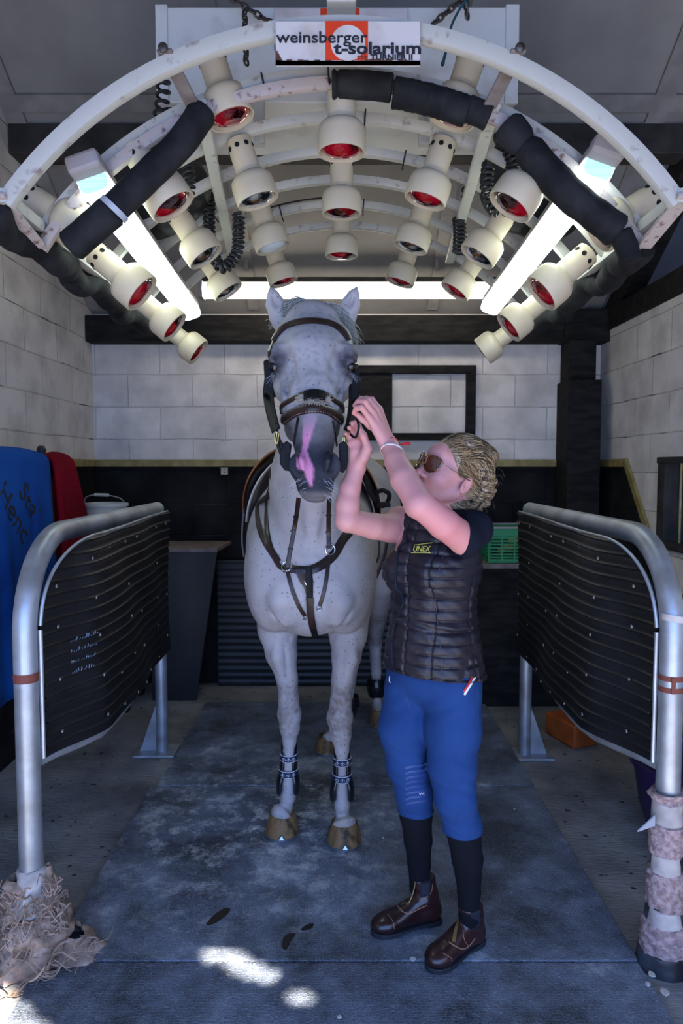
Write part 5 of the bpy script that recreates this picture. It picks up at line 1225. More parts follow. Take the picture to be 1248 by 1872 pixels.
# buckles, bit guards
def buckle(c, w_, h_, nrm, m, parent, r=.0018, rot=0):
    R = rot_z_to(nrm); M = Matrix.Translation(c) @ R.to_4x4() @ Matrix.Rotation(rot, 4, 'Z'); pts = []
    for k in range(24): a = 2*PI*k/24; ca, sa = math.cos(a), math.sin(a); q = (abs(ca)**5+abs(sa)**5)**-.2; pts.append(M @ Vector((ca*q*w_/2, sa*q*h_/2, 0)))
    mb = MB(); mb.tube(pts, r, 8, closed=True); mb.tube([M @ Vector((0, h_/2, 0)), M @ Vector((0, -h_/2, .002))], r*.8, 6); return mb.build('buckle', m, parent)
buckle(p(505, 800, 2.19), .012, .034, (-.2, -1, 0), 'brass', br, .0022, rot=PI/2-.1); buckle(p(630, 807, 2.19), .012, .032, (.2, -1, 0), 'brass', br, .0022, rot=PI/2)
buckle(p(646, 772, 2.20), .010, .026, (.4, -1, 0), 'brass', br, .002, rot=.3)
slab([(513, 812), (524, 806), (533, 813), (530, 835), (531, 862), (520, 860), (511, 848), (511, 828)], 2.17, 2.178, 'bit_guard', 'black_leather', br, .003)
slab([(619, 812), (628, 806), (636, 812), (636, 840), (634, 856), (626, 866), (618, 858), (620, 835)], 2.17, 2.178, 'bit_guard', 'black_leather', br, .003)
MB().tube([p(514, 835, 2.195), p(545, 872, 2.19), p(606, 872, 2.19), p(632, 835, 2.195)], .006, 8).build('bit', 'steel', br)
for a, b_ in ((507, 812), (512, 808)): freestrap([p(a, b_, 2.17), p(a+8, b_+22, 2.175), p(a+13, b_+34, 2.18)], (-.3, -1, 0), .009, .003, 'bit_strap', 'black_leather')
freestrap([p(636, 790, 2.18), p(648, 800, 2.15), p(654, 790, 2.13), p(655, 775, 2.12), p(652, 768, 2.13)], (.2, -1, .3), .007, .003, 'loose_strap_end', 'black_leather')
# ------------------------------------------------------------ breastplate
bp_ = thing('breastplate', p(565, 1050, 2.56), 'brown leather breastplate with steel rings across the horse chest', 'breastplate')
B = lambda L: C(L, 420, 860, 3.9)
def bstrap(L, wd, name, **k): return strap(B(L), wd, name, Yf=k.pop('Yf', 2.6), parent=bp_, **k)
bstrap([(292, 0), (270, 130), (262, 300), (265, 420), (285, 530), (320, 620), (350, 680), (380, 700)], .018, 'neck_strap', Yf=2.68)
bstrap([(215, 180), (198, 250), (200, 340), (225, 440), (265, 530), (310, 600), (345, 655)], .026, 'shoulder_strap', Yf=2.75, m='leather')
bstrap([(850, 440), (800, 500), (750, 590), (690, 650), (620, 695), (570, 712)], .034, 'shoulder_strap', Yf=2.6, ridge=.003)
bstrap([(385, 700), (450, 705), (510, 712), (570, 712)], .030, 'yoke', ridge=.003)
pts, ns = strap_pts(hbv, B([(540, 700), (545, 760), (560, 830), (570, 900)]), 2.6, .003, 5, 3)
ribbon(pts, ns, [.085*(1-.75*i/(len(pts)-1)) for i in range(len(pts))], .004).build('centre_plate', 'leather', bp_)
bstrap([(562, 685), (562, 780), (568, 880), (575, 960), (582, 1060), (592, 1110), (605, 1165)], .024, 'centre_strap', lift=.007, th=.005, m='black_leather')
bstrap([(575, 900), (580, 1000), (590, 1110)], .026, 'centre_strap', lift=.011, th=.004)
def hangstrap(L, Ys, wd, name, m='leather'):
    pix = B(L); pts = []
    for (a, b_), yy in zip(pix, Ys):
        q = p(a, b_, yy); s_, n_ = on_surf(hbv, a, b_, 2.6)
        if s_.y-.006 < q.y: q = p(a, b_, s_.y-.008)
        pts.append(q)
    return freestrap(pts, (0, -1, .1), wd, .004, name, m, 5, bp_)
hangstrap([(490, 195), (480, 290), (462, 400), (440, 520), (418, 640), (408, 690)], [2.40, 2.45, 2.5, 2.5, 2.5, 2.5], .016, 'martingale_strap')
hangstrap([(708, 200), (705, 300), (704, 430), (706, 520), (710, 560)], [2.40, 2.45, 2.5, 2.5, 2.5], .016, 'martingale_strap')
for L, loops in ((((470, 330), (452, 430), (432, 560)), 0), (((705, 320), (703, 440), (707, 545)), 0)):
    for q in L:
        a, b_ = B([q])[0]; s_, n_ = on_surf(hbv, a, b_, 2.6); yy = min(s_.y-.012, 2.5)
        MB().box(p(a, b_, yy), (.021, .010, .008)).build('keeper_loop', 'leather', bp_, smooth=False, bevel=.002)
for q in ((412, 690), (708, 565)):
    a, b_ = B([q])[0]; s_, n_ = on_surf(hbv, a, b_, 2.6); c = s_+n_*.010; R = rot_z_to(n_)
    MB().tube([c+R @ Vector((.0185*math.cos(2*PI*k/28), .0185*math.sin(2*PI*k/28), 0)) for k in range(28)], .0024, 8, closed=True).build('steel_ring', 'steel', bp_)
bstrap([(415, 725), (425, 780), (450, 870), (490, 960), (530, 1030)], .014, 'lower_strap', lift=.004)
bstrap([(705, 600), (695, 700), (685, 800), (665, 890), (640, 960)], .014, 'lower_strap', lift=.004)
for q in ((538, 1043), (637, 978), (545, 800)):
    a, b_ = B([q])[0]; s_, n_ = on_surf(hbv, a, b_, 2.6); buckle(s_+n_*.008, .018, .014, n_, 'steel', bp_, .0017, .3)
# ------------------------------------------------------------ saddle
sd = thing('saddle', (-.08, 3.35, 1.62), 'tan and brown leather saddle on the grey horse behind its neck', 'saddle')
def flap(s, c, name, m, y0, y1, r0, th0, th1, dr=0.0, fwd=.12, ry=.30, rz=.36, solid=.006):
    rows = []; n = 20
    for i in range(n+1):
        a = th0+(th1-th0)*i/n; row = []
        for j in range(13):
            f = j/12; fw = fwd*math.sin(PI*min(1, (i/n)*1.0))
            y = y0-fw+(y1-y0+fw)*f; rr = 1+dr*(1-f)*math.sin(PI*i/n)
            row.append(Vector((c[0]+s*ry*rr*math.sin(a), y, c[1]+rz*rr*math.cos(a))))
        rows.append(row)
    return MB().grid(rows).build(name, m, sd, solid=solid)
for s in (-1, 1):
    cx = -.135
    flap(s, (cx, 1.26), 'saddle_flap', 'tan_leather', 3.22, 3.55, 1, .25, 1.42, dr=.05, ry=.315, rz=.40)
    flap(s, (cx, 1.26), 'knee_roll', 'black_leather', 3.18, 3.30, 1, .5, 1.36, dr=.03, ry=.298, rz=.378, solid=.016)
    flap(s, (cx, 1.26), 'saddle_pad', 'white_cloth_tape', 3.12, 3.75, 1, .1, 1.45, dr=.0, fwd=.05, ry=.287, rz=.365)
rows = []
for i in range(17):
    f = i/16; y = 3.20+.46*f; z = 1.665+.09*(2*f-1)**2+(.05*f**6); w_ = .07+.10*math.sin(PI*min(1, f*.75)); rows.append([Vector((-.13+w_*math.sin(a), y, z-.07*(1-math.cos(a)))) for a in [-1.5+3.0*j/10 for j in range(11)]])
MB().grid(rows).build('seat', 'tan_leather', sd, solid=.02)
for s, x0, y0 in ((-1, 445, 930), (1, 690, 990)):
    q = [p(x0+8, y0-50, 3.2), p(x0, y0+10, 3.2), p(x0-3, y0+55, 3.2), p(x0+1, y0+88, 3.2)] if s < 0 else [p(x0-9, y0-20, 3.0), p(x0-10, y0+20, 3.0), p(x0-3, y0+38, 3.0), p(x0+3, y0+20, 3.0), p(x0+2, y0-15, 3.0)]
    freestrap(q, (0, -1, 0), .010, .003, 'girth_strap', 'leather', 6, sd)
MB().tube(catmull([p(684, 900, 3.1), p(690, 918, 3.1), p(700, 925, 3.1), p(709, 916, 3.1), p(711, 903, 3.1), p(700, 896, 3.1)], 5), .010, 8, closed=True).build('stirrup', 'black_leather', sd)
MB().box(p(700, 922, 3.1), (.06, .10, .02)).build('stirrup_tread', 'black_leather', sd, smooth=False, bevel=.006)
freestrap([p(668, 870, 3.05), p(676, 900, 3.06), p(690, 920, 3.08)], (0, -1, 0), .022, .004, 'stirrup_leather', 'black_leather', 6, sd)
MB().tube([(-.115+.295*math.sin(a), 3.42, 1.24+.375*math.cos(a)) for a in [1.4+3.5*k/24 for k in range(25)]], 1, 8, flat=(.05, .006), up=(0, 1, 0)).build('girth', 'leather', sd)
# ------------------------------------------------------------ tendon boots
def boot(name, top, bot, yc, label, bands, wid, rear=False, par=None):
    """top/bot: (px,py) at the cannon axis; open-fronted shell with straps round the front"""
    t = thing(name, p(top[0], top[1], yc), label, 'tendon boot', 'tendon boots')
    T0 = p(top[0], top[1], yc); B0 = p(bot[0], bot[1], yc); rows = []
    n = 22
    for i in range(n+1):
        f = i/n; c = T0.lerp(B0, f); r = (.030+.004*math.sin(PI*f)+.016*sstep(.5, .9, f))*wid; gap = 1.15+.35*(abs(f-.5)*2)**2*.6
        row = []
        for j in range(17):
            a = -PI/2+gap/2*1.0+(2*PI-gap)*j/16; k = 1.0
            drop = -.035*abs(math.cos(a))*(sstep(.0, .25, 1-f)-1)*0
            zz = c.z+(.030*math.cos(a)**2 if f < .12 else 0)*(1-f/.12)-(.030*abs(math.cos(a))*sstep(.75, 1, f))
            row.append(Vector((c.x+r*math.cos(a), c.y+.006+r*1.12*math.sin(a), zz)))
        rows.append(row)
    sh_ = MB().grid(rows).build('boot_shell', 'boot_shell', t, solid=.007)
    for bf in bands:
        c = T0.lerp(B0, bf); r = (.030+.004*math.sin(PI*bf)+.016*sstep(.5, .9, bf))*wid+.0045
        bd = MB(); e = MB(); fr_ = MB(); ringp = [Vector((c.x+r*math.cos(2*PI*k/36), c.y+.006+r*1.12*math.sin(2*PI*k/36), c.z)) for k in range(36)]
        bd.grid([[q+Vector((0, 0, -.0125)) for q in ringp], [q+Vector((0, 0, .0125)) for q in ringp]], closed=True); b0 = bd.build('strap', 'navy_band', t, solid=.002)
        for dz in (-.0125, .0125): e.tube([c+(q-c)*1.01+Vector((0, 0, dz)) for q in ringp], .0014, 5, closed=True)
        e.build('strap_piping', 'white_thread', b0)
        for off in (-.52, .06, .62):
            def q_(u, v):
                a = -PI/2+off+u/r; return Vector((c.x+(r+.0018)*math.cos(a), c.y+.006+(r+.0018)*1.12*math.sin(a), c.z+v))
            for L in ([(-.008, -.005), (-.0055, .001), (-.0015, .004)], [(.008, -.005), (.0055, .001), (.0015, .004)], [(0, -.004), (0, .007)], [(-.004, -.006), (.004, -.006)]):
                fr_.tube([q_(u, v) for u, v in L], .0009, 4)
        fr_.build('strap_emblems', 'white_thread', b0)
    return t
boot('tendon_boot', (528, 1372), (526, 1438), 2.905, 'black tendon boot with two navy logo straps on the left foreleg in the photo', (.16, .58), 1.0)
boot('tendon_boot', (625, 1380), (625, 1450), 2.845, 'black tendon boot with two navy logo straps on the right foreleg in the photo', (.14, .56), 1.02)
def hboot(a, b_, yc, label):
    t = thing('fetlock_boot', p(a[0], a[1], yc), label, 'fetlock boot', 'hind boots'); A, B_ = p(a[0], a[1], yc), p(b_[0], b_[1], yc); rows = []
    for i in range(11):
        f = i/10; c = A.lerp(B_, f); r = .044+.012*math.sin(PI*f)
        rows.append([Vector((c.x+r*math.cos(u), c.y+r*1.2*math.sin(u), c.z)) for u in [2*PI*k/20 for k in range(20)]])
    o = MB().grid(rows, closed=True).build('boot_shell', 'boot_shell', t, solid=.006)
    MB().tube([Vector((A.x*.6+B_.x*.4+.058*math.cos(u), A.y*.6+B_.y*.4+.066*math.sin(u), A.z*.6+B_.z*.4)) for u in [2*PI*k/24 for k in range(24)]], 1, 8, closed=True, flat=(.012, .002), up=(0, 0, 1)).build('strap', 'boot_shell', t)
hboot((640, 1272), (634, 1308), 3.90, 'short black boot on the hind leg seen beside the right foreleg')
hboot((687, 1238), (688, 1272), 4.27, 'short black boot on the farthest hind leg next to the blue breeches')
# ================================================================== PERSON
mat('skin', (.50, .25, .21), .5, vcol=True, bump=.12, bscale=160, spec=.35, sss=.12)
mat('hair', (.2, .13, .07), .45, vcol=True, bump=.5, bscale=90, stretch=(1, 1, 3))
mat('vest', (.010, .009, .015), .45, col2=(.018, .014, .019), nscale=6, bump=.5, bscale=28, spec=.35)
mat('tee', (.006, .008, .016), .9, spec=.15)
mat('breeches', (.008, .034, .125), .85, col2=(.011, .042, .150), nscale=9, bump=.15, bscale=300, spec=.2)
mat('knee_patch', (.016, .032, .10), .5, col2=(.02, .05, .18), nscale=9)
mat('sock', (.004, .005, .009), .9, spec=.15)
mat('boot_leather', (.014, .005, .006), .32, coat=.25, col2=(.035, .012, .012), nscale=7, bump=.15, bscale=90)
mat('elastic', (.010, .012, .022), .8); mat('sole', (.018, .020, .026), .5)
mat('zip_gold', (.40, .30, .14), .35, metal=.9); mat('stitch_tan', (.30, .16, .10), .7)
mat('logo_yellow', (.50, .47, .10), .6); mat('piping_red', (.55, .012, .02), .6); mat('piping_white', (.6, .62, .65), .6)
mat('tortoise', (.16, .045, .012), .15, coat=.8, col2=(.02, .006, .003), nscale=70, contrast=.15)
mat('lens', (.06, .010, .006), .05, coat=1, spec=.8); mat('cord_red', (.45, .01, .015), .7); mat('band_white', (.6, .58, .56), .6); mat('lip', (.34, .10, .10), .45)
pw = P
PO = Vector((.29, 2.22, 0))
lf = Vector((.69, -.724, 0)).normalized(); fw_ = Vector((-.724, -.69, 0)).normalized()
def T(s_, f, z): return Vector((PO.x, PO.y, z))+lf*s_+fw_*f
person = thing('person', PO, 'person in black quilted vest, blue breeches and brown boots, reaching up to the bridle', 'person')
# head frame
hF = Vector((-.83, -.45, .33)).normalized(); hU = (Vector((0, 0, 1))-hF*hF.z).normalized(); hL = hU.cross(hF)
rl_ = math.radians(13); hL2 = (hL*math.cos(rl_)-hU*math.sin(rl_)).normalized(); hU2 = hF.cross(hL2)
HC = pw(827, 866, 2.17)
HM = Matrix((( hF.x, hL2.x, hU2.x, HC.x), (hF.y, hL2.y, hU2.y, HC.y), (hF.z, hL2.z, hU2.z, HC.z), (0, 0, 0, 1)))
h_ = lambda x, y, z: HM @ Vector((x, y, z))
LA = [(pw(862, 968, 2.10), .048), (pw(848, 985, 2.05), .046), (pw(810, 957, 1.99), .0435), (pw(767, 921, 1.955), .0395), (pw(739, 876, 2.01), .039), (pw(724, 843, 2.06), .0335), (pw(711, 812, 2.10), .0265)]
RAm = [(T(-.145, 0, 1.365), .052), (pw(716, 966, 2.28), .046), (pw(682, 962, 2.22), .040), (pw(634, 951, 2.16), .036), (pw(635, 922, 2.165), .036), (pw(640, 892, 2.17), .031), (pw(652, 856, 2.175), .025)]
# full body field
Fp = Field((-.06, 1.86, .0), (.56, 2.44, 1.80), .0032)
Fp.cone(T(0, 0, .93), T(0, 0, 1.08), (.150, .105), (.115, .085), .03, side=lf); Fp.cone(T(0, 0, 1.08), T(0, 0, 1.26), (.115, .085), (.135, .095), .03, side=lf)
Fp.cone(T(0, 0, 1.26), T(0, -.01, 1.36), (.135, .095), (.12, .07), .03, side=lf)
for s_ in (-1, 1): Fp.ell(T(s_*.06, .065, 1.23), .042, .03)
NB = h_(-.035, 0, -.06); Fp.cone(T(0, -.01, 1.33), NB, (.060, .060), (.052, .056), .025)
def limb(F_, L, k=.015, e=0, side=(1, 0, 0)):
    ad = lambda r: tuple(x+e for x in r) if isinstance(r, tuple) else r+e
    for (a, ra), (b_, rb2) in zip(L[:-1], L[1:]): F_.cone(a, b_, ad(ra), ad(rb2), k, side)
limb(Fp, [(T(.10, 0, 1.35), .052)]+LA, .009); limb(Fp, [(T(-.08, 0, 1.36), .05)]+RAm, .009)
Fp.ell(pw(757, 928, 1.975), (.024, .024, .024), .02)
# legs
RL = [(T(-.080, 0, .88), (.084, .092)), (pw(738, 1330, 2.22), .074), (pw(746, 1400, 2.22), .062), (pw(757, 1450, 2.22), .053), (pw(760, 1490, 2.24), .050), (pw(764, 1535, 2.28), .044), (pw(766, 1580, 2.31), .036), (pw(766, 1620, 2.315), .031)]
LL = [(T(.080, 0, .88), (.085, .094)), (pw(828, 1335, 2.14), .080), (pw(826, 1400, 2.12), .068), (pw(832, 1460, 2.10), .057), (pw(845, 1510, 2.11), .052), (pw(854, 1570, 2.14), .046), (pw(857, 1630, 2.165), .034), (pw(857, 1675, 2.165), .031)]
limb(Fp, RL, .02, -.004); limb(Fp, LL, .02, -.004)
for ank, toe in ((pw(768, 1640, 2.32), Vector((.15, 2.255, .04))), (pw(862, 1700, 2.18), Vector((.305, 2.10, .04)))): Fp.cone(Vector((ank.x, ank.y, .065)), toe, .024, .018, .01); Fp.cone(ank, Vector((ank.x-.01, ank.y-.01, .07)), .026, .022, .01)
# left hand (upper, back of the hand seen)
def finger(F_, L, r0, r1, k=.004): n = len(L)-1; [F_.cone(L[i], L[i+1], r0+(r1-r0)*i/n, r0+(r1-r0)*(i+1)/n, k) for i in range(n)]
W1 = pw(707, 808, 2.10); kn = [pw(675, 764, 2.065), pw(682, 756, 2.075), pw(688, 750, 2.092), pw(693, 747, 2.112)]
wv = (kn[3]-kn[0]).normalized()
for i, q in enumerate(kn): Fp.cone(W1+wv*(.006*(i-1.5)), q, (.017, .014), (.0105, .0098), .008)
Fp.cone(W1, pw(692, 780, 2.09), (.028, .017), (.030, .015), .010, side=wv)
finger(Fp, [kn[0], pw(661, 745, 2.052), pw(651, 746, 2.062), pw(646.5, 755, 2.075)], .0095, .0070)
finger(Fp, [kn[1], pw(667, 735, 2.060), pw(655, 734, 2.070), pw(648, 741, 2.082)], .0098, .0072)
finger(Fp, [kn[2], pw(673, 731, 2.085), pw(660, 729, 2.095), pw(652, 735, 2.105)], .0094, .0070)
finger(Fp, [kn[3], pw(680, 730, 2.112), pw(669, 728, 2.122), pw(660, 733, 2.130)], .0085, .0062)
finger(Fp, [pw(697, 790, 2.10), pw(677, 777, 2.095), pw(663, 766, 2.09), pw(652, 757, 2.083)], .0145, .0080, .008)
# right hand (lower, palm seen)
W2 = RAm[-1][0]; Fp.cone(W2, pw(656, 826, 2.165), (.026, .020), (.030, .015), .012)
fb = [pw(664, 812, 2.170), pw(656, 807, 2.168), pw(648, 807, 2.168), pw(640, 811, 2.170)]
for q in fb: Fp.cone(pw(655, 832, 2.168), q, (.014, .013), (.0105, .0105), .008)
finger(Fp, [fb[0], pw(662, 792, 2.178), pw(656, 779, 2.168), pw(650, 771, 2.150)], .0095, .0070)
finger(Fp, [fb[1], pw(655, 787, 2.178), pw(650, 777, 2.165), pw(644, 773, 2.148)], .0098, .0072)
finger(Fp, [fb[2], pw(646, 790, 2.178), pw(642, 783, 2.160), pw(638, 782, 2.145)], .0094, .0070)
finger(Fp, [fb[3], pw(638, 798, 2.176), pw(634, 793, 2.160), pw(632, 793, 2.146)], .0085, .0062)
finger(Fp, [pw(665, 836, 2.150), pw(672, 819, 2.140), pw(664, 797, 2.132), pw(655, 779, 2.135)], .0150, .0085, .008)
Fp.cone(pw(657, 846, 2.16), pw(669, 824, 2.146), .016, .014, .012)
# head
Fp.M = HM
Fp.ell((-.015, 0, .032), (.096, .073, .084), .02); Fp.ell((.040, 0, -.020), (.058, .056, .075), .025)
for s_ in (-1, 1):
    Fp.cone((.000, s_*.050, -.050), (.062, s_*.020, -.092), .020, .020, .022); Fp.ell((.058, s_*.033, -.030), (.032, .027, .030), .02)
Fp.ell((.078, 0, -.098), (.020, .022, .018), .015); Fp.ell((.078, 0, .035), (.022, .045, .035), .02)
Fp.cone((.090, 0, .006), (.112, 0, -.030), .0075, .0095, .010); Fp.ell((.114, 0, -.034), .0105, .006)
for s_ in (-1, 1): Fp.ell((.103, s_*.012, -.038), (.010, .007, .007), .005); Fp.ell((.108, s_*.006, -.046), (.006, .0035, .005), .003, op='sub')
Fp.ell((.096, 0, -.065), (.012, .021, .0065), .006); Fp.ell((.093, 0, -.078), (.012, .019, .008), .006)
Fp.cone((.103, -.014, -.071), (.103, .014, -.071), .0032, .0032, .003, op='sub')
for s_ in (-1, 1):
    Fp.ell((.098, s_*.030, .004), (.012, .015, .010), .008, op='sub'); Fp.ell((.080, s_*.030, .004), .012, .004)
    Fp.ell((-.010, s_*.074, -.018), (.017, .008, .029), .006, ax=((1, 0, .25), (-.25, 0, 1))); Fp.ell((-.006, s_*.081, -.016), (.009, .006, .018), .004, op='sub', ax=((1, 0, .25), (-.25, 0, 1)))
    Fp.ell((.002, s_*.077, -.026), (.006, .005, .006), .003)
Fp.M = None
pV, pQ = Fp.mesh()
def skin_col(V):
    c = np.tile(np.array([[.54, .255, .235]]), (len(V), 1)); nf = np.array([noise.noise(Vector(v)*22) for v in V])
    def ball(q, r, soft): return np.clip((r+soft-np.linalg.norm(V-np.array(q), axis=1))/soft, 0, 1)
    def bl(m, col): nonlocal c; m = np.clip(m, 0, 1)[:, None]; c = c*(1-m)+np.array(col)*m
    bl(.3*nf+.12, (.56, .24, .23))
    bl(ball(LA[2][0], .05, .08)*.45, (.60, .18, .19)); bl(ball(LA[3][0], .02, .06)*.3, (.58, .22, .25))
    for q in (pw(655, 800, 2.15), pw(660, 745, 2.07)): bl(ball(q, .01, .045)*.5, (.56, .20, .17))
    bl(ball(h_(.10, 0, -.066), .010, .006)*ball(h_(.105, 0, -.070), .016, .008)*.8, (.36, .10, .105)); bl(ball(h_(.10, 0, -.078), .009, .006)*.6, (.38, .11, .11))
    for s_ in (-1, 1): bl(ball(h_(.06, s_*.045, -.035), .012, .03)*.3, (.58, .22, .20)); bl(ball(h_(-.012, s_*.082, -.02), .012, .012)*.35, (.55, .20, .17))
    return c
skb, pV2 = np_mesh('body', pV, pQ, 'skin', person, col=skin_col(pV), smooth=1)
for s_ in (-1, 1):
    e = MB().lathe([(.0003, -.0118), (.006, -.010), (.0105, -.005), (.0118, 0), (.0105, .005), (.006, .010), (.0003, .0118)], h_(.0815, s_*.030, .004), None, 16).build('eye', 'band_white', person)
    MB().lathe([(.0055, 0), (.0055, .0012), (.001, .002)], h_(.0925, s_*.030, .004), rot_z_to(hF), 14).build('iris', 'eye_black', e)
# nails on the visible fingers
nl = MB()
for q, n_ in ((pw(646.5, 756, 2.067), (-.3, -1, -.1)), (pw(648, 741, 2.074), (-.3, -1, .1)), (pw(655, 779, 2.126), (0, -1, .3))): nl.lathe([(.0042, 0), (.0040, .0010), (.001, .0016)], q, rot_z_to(n_), 10)
# hair
Fr = Field((.26, 2.0, 1.36), (.58, 2.36, 1.70), .0028); Fr.M = HM
Fr.ell((-.020, 0, .042), (.102, .080, .087), .01); Fr.ell((-.050, 0, -.015), (.052, .068, .055), .02)
Fr.ell((.060, 0, -.02), (.10, .10, .09), .004, op='sub') if False else None
Fr.cut((.030, 0, .01), (.80, 0, -.60))
Fr.ell((-.005, .10, -.030), (.034, .045, .036), .008, op='sub'); Fr.ell((-.005, -.10, -.030), (.034, .045, .036), .008, op='sub')
# loose lift at the crown and swept-back rolls
Fr.ell((.010, .03, .100), (.045, .045, .026), .02); Fr.ell((-.06, .02, .095), (.05, .05, .028), .02)
braid = [(.005, .060, .092), (-.03, .076, .070), (-.055, .080, .042), (-.075, .078, .012), (-.090, .066, -.018), (-.100, .045, -.040)]
for i in range(len(braid)-1):
    a = Vector(braid[i]); b_ = Vector(braid[i+1]); d = (b_-a).normalized(); nrm = Vector((0, 1, 0)); sd_ = d.cross(nrm).normalized()
    for q in range(2):
        c = a.lerp(b_, q/2+.1); sg = 1 if (2*i+q) % 2 else -1; ax = (d+sd_*sg*.75).normalized()
        Fr.ell(tuple(c+sd_*sg*.009+Vector((0, .004, 0))), (.026, .013, .012), .0025, ax=(tuple(ax), tuple(ax.cross(Vector((0, 1, 0))))))
for i, (x, y, z, rr, a) in enumerate(((-.115, .022, .020, .020, .3), (-.128, .010, .002, .022, 1.2), (-.130, .022, -.022, .021, 2.0), (-.116, .030, -.046, .022, 2.8), (-.135, -.010, -.010, .022, .9), (-.120, .035, -.006, .018, 2.4), (-.095, .040, -.066, .020, .2), (-.075, .050, -.075, .019, 1.2), (-.140, .008, .022, .015, 1.7))):
    Fr.ell((x-.012, y, z), (rr*1.25, rr*.70, rr*.66), .0012, ax=((math.cos(a), .2, math.sin(a)), (-math.sin(a), 0, math.cos(a))))
Fr.ell((-.045, .045, -.085), (.028, .018, .026), .010); Fr.ell((-.03, .02, -.075), (.045, .03, .03), .02)
Fr.M = None
rV, rQ = Fr.mesh()
inv = HM.inverted()
loc = np.array([inv @ Vector(v) for v in rV])
def hair_cols(L):
    out = np.zeros((len(L), 3))
    for i, (x, y, z) in enumerate(L):
        u = math.atan2(z-.02, abs(y)+.02)*3.2+x*4
        n1 = noise.noise(Vector((u*9, x*9, 3))); n2 = noise.noise(Vector((u*26, x*14, 9)))
        t = max(0, min(1, .38+1.3*n1+1.0*n2)); a = Vector((.035, .022, .013)); b_ = Vector((.42, .30, .17)); out[i] = a.lerp(b_, t)
    return out
hairo, _ = np_mesh('hair', rV, rQ, 'hair', person, col=hair_cols(loc), smooth=1)
rb = bvh_of(rV, rQ)
mat('hair_light', (.40, .28, .15), .4); mat('hair_dark', (.045, .028, .016), .5); mat('hair_mid', (.15, .10, .052), .45)
random.seed(31)
sm3 = [MB(), MB(), MB()]
def strand(a, b_, arch, mbx, r=.0008, jit=.002, lift=.0018):
    pts = []
    for i in range(9):
        f = i/8; q = Vector(a).lerp(Vector(b_), f)+Vector(arch)*math.sin(PI*f)
        w_ = HM @ q; n = rb.find_nearest(w_); pts.append(n[0]+n[1]*lift+Vector([random.gauss(0, jit*.25) for _ in range(3)]))
    pts = catmull(pts, 2); m = len(pts); mbx.tube(pts, [r*(.5+.5*math.sin(PI*min(1, i/(m-1)*1.1+.05))) for i in range(m)], 4)
for i in range(560):
    f = random.random(); y0 = random.uniform(-.065, .070); zt = .085-abs(y0)*.9
    a = (.062-.35*abs(y0), y0, zt+.02); b_ = (-.10+random.uniform(-.02, .02), y0*.35+random.uniform(.0, .05), random.uniform(-.05, .05))
    kk = noise.noise(Vector((y0*38, f*2, 1))); strand(a, b_, (0, .03*(1 if y0 > 0 else -1), .05), sm3[0] if kk > .12 else sm3[1] if kk < -.05 else sm3[2])
for i in range(120):
    z0 = random.uniform(-.005, .07); a = (.038+.2*max(0, z0-.03), .073, z0); b_ = (-.09, .055, random.uniform(-.05, .02)); strand(a, b_, (0, .02, .0), random.choice(sm3))
for i in range(60):
    a = (random.uniform(-.05, -.02), .04, random.uniform(-.06, -.1)); b_ = (-.13, .02, random.uniform(-.05, .02)); strand(a, b_, (0, .03, -.02), random.choice(sm3))
for mb_, mm in zip(sm3, ('hair_light', 'hair_dark', 'hair_mid')): mb_.build('hair_strands', mm, hairo)
fly = MB()
for i in range(26):
    a = h_(random.uniform(-.14, -.02), random.uniform(0, .06), random.uniform(-.08, .11)); n = rb.find_nearest(a); d = (n[1]+Vector([random.gauss(0, .6) for _ in range(3)])).normalized(); q = n[0]
    fly.tube(catmull([q, q+d*.012+n[1]*.006, q+d*.028, q+d*.035-Vector((0, 0, .012))], 3), .00035, 3)
fly.tube(catmull([h_(.012, .072, -.01), h_(.018, .078, -.035), h_(.012, .082, -.060), h_(-.005, .085, -.085)], 5), .0005, 4); fly.build('stray_hairs', 'hair_mid', hairo)
# sunglasses
sg = MB()
def lens_poly(s_): # wayfarer-like outline in head coordinates (y, z)
    return [(s_*.010, .014), (s_*.022, .020), (s_*.042, .021), (s_*.056, .016), (s_*.056, -.002), (s_*.050, -.018), (s_*.036, -.026), (s_*.022, -.023), (s_*.012, -.010)]
def wrapx(y): return .114-.35*y*y/.05
gl = None
for s_ in (-1, 1):
    lp = catmull([(0, a, b_) for a, b_ in lens_poly(s_)], 4, closed=True)
    pts = [h_(wrapx(v.y)+.001, v.y, v.z+.004) for v in lp]
    ring = MB().tube(pts, .0032, 8, closed=True)
    if gl is None: gl = ring.build('sunglasses', 'tortoise', person)
    else: ring.build('glasses_frame', 'tortoise', gl)
    c = h_(wrapx(s_*.034)+.0015, s_*.034, .002); mb = MB(); mb.v = [c]+pts; mb.f = [(0, i+1, (i+1) % len(pts)+1) for i in range(len(pts))]; mb.build('lens', 'lens', gl)
    MB().tube([h_(wrapx(.056)-.002, s_*.057, .016), h_(.07, s_*.071, .012), h_(.02, s_*.079, .002), h_(-.012, s_*.080, .0)], 1, 8, flat=(.0032, .0018), up=tuple(hU2)).build('glasses_arm', 'tortoise', gl)
    MB().lathe([(.003, 0), (.003, .001)], h_(.088, s_*.0695, .0145), rot_z_to(hL2*s_), 12).build('hinge_emblem', 'steel', gl)
MB().tube([h_(.115, -.010, .012), h_(.118, 0, .014), h_(.115, .010, .012)], .0026, 8).build('bridge', 'tortoise', gl)
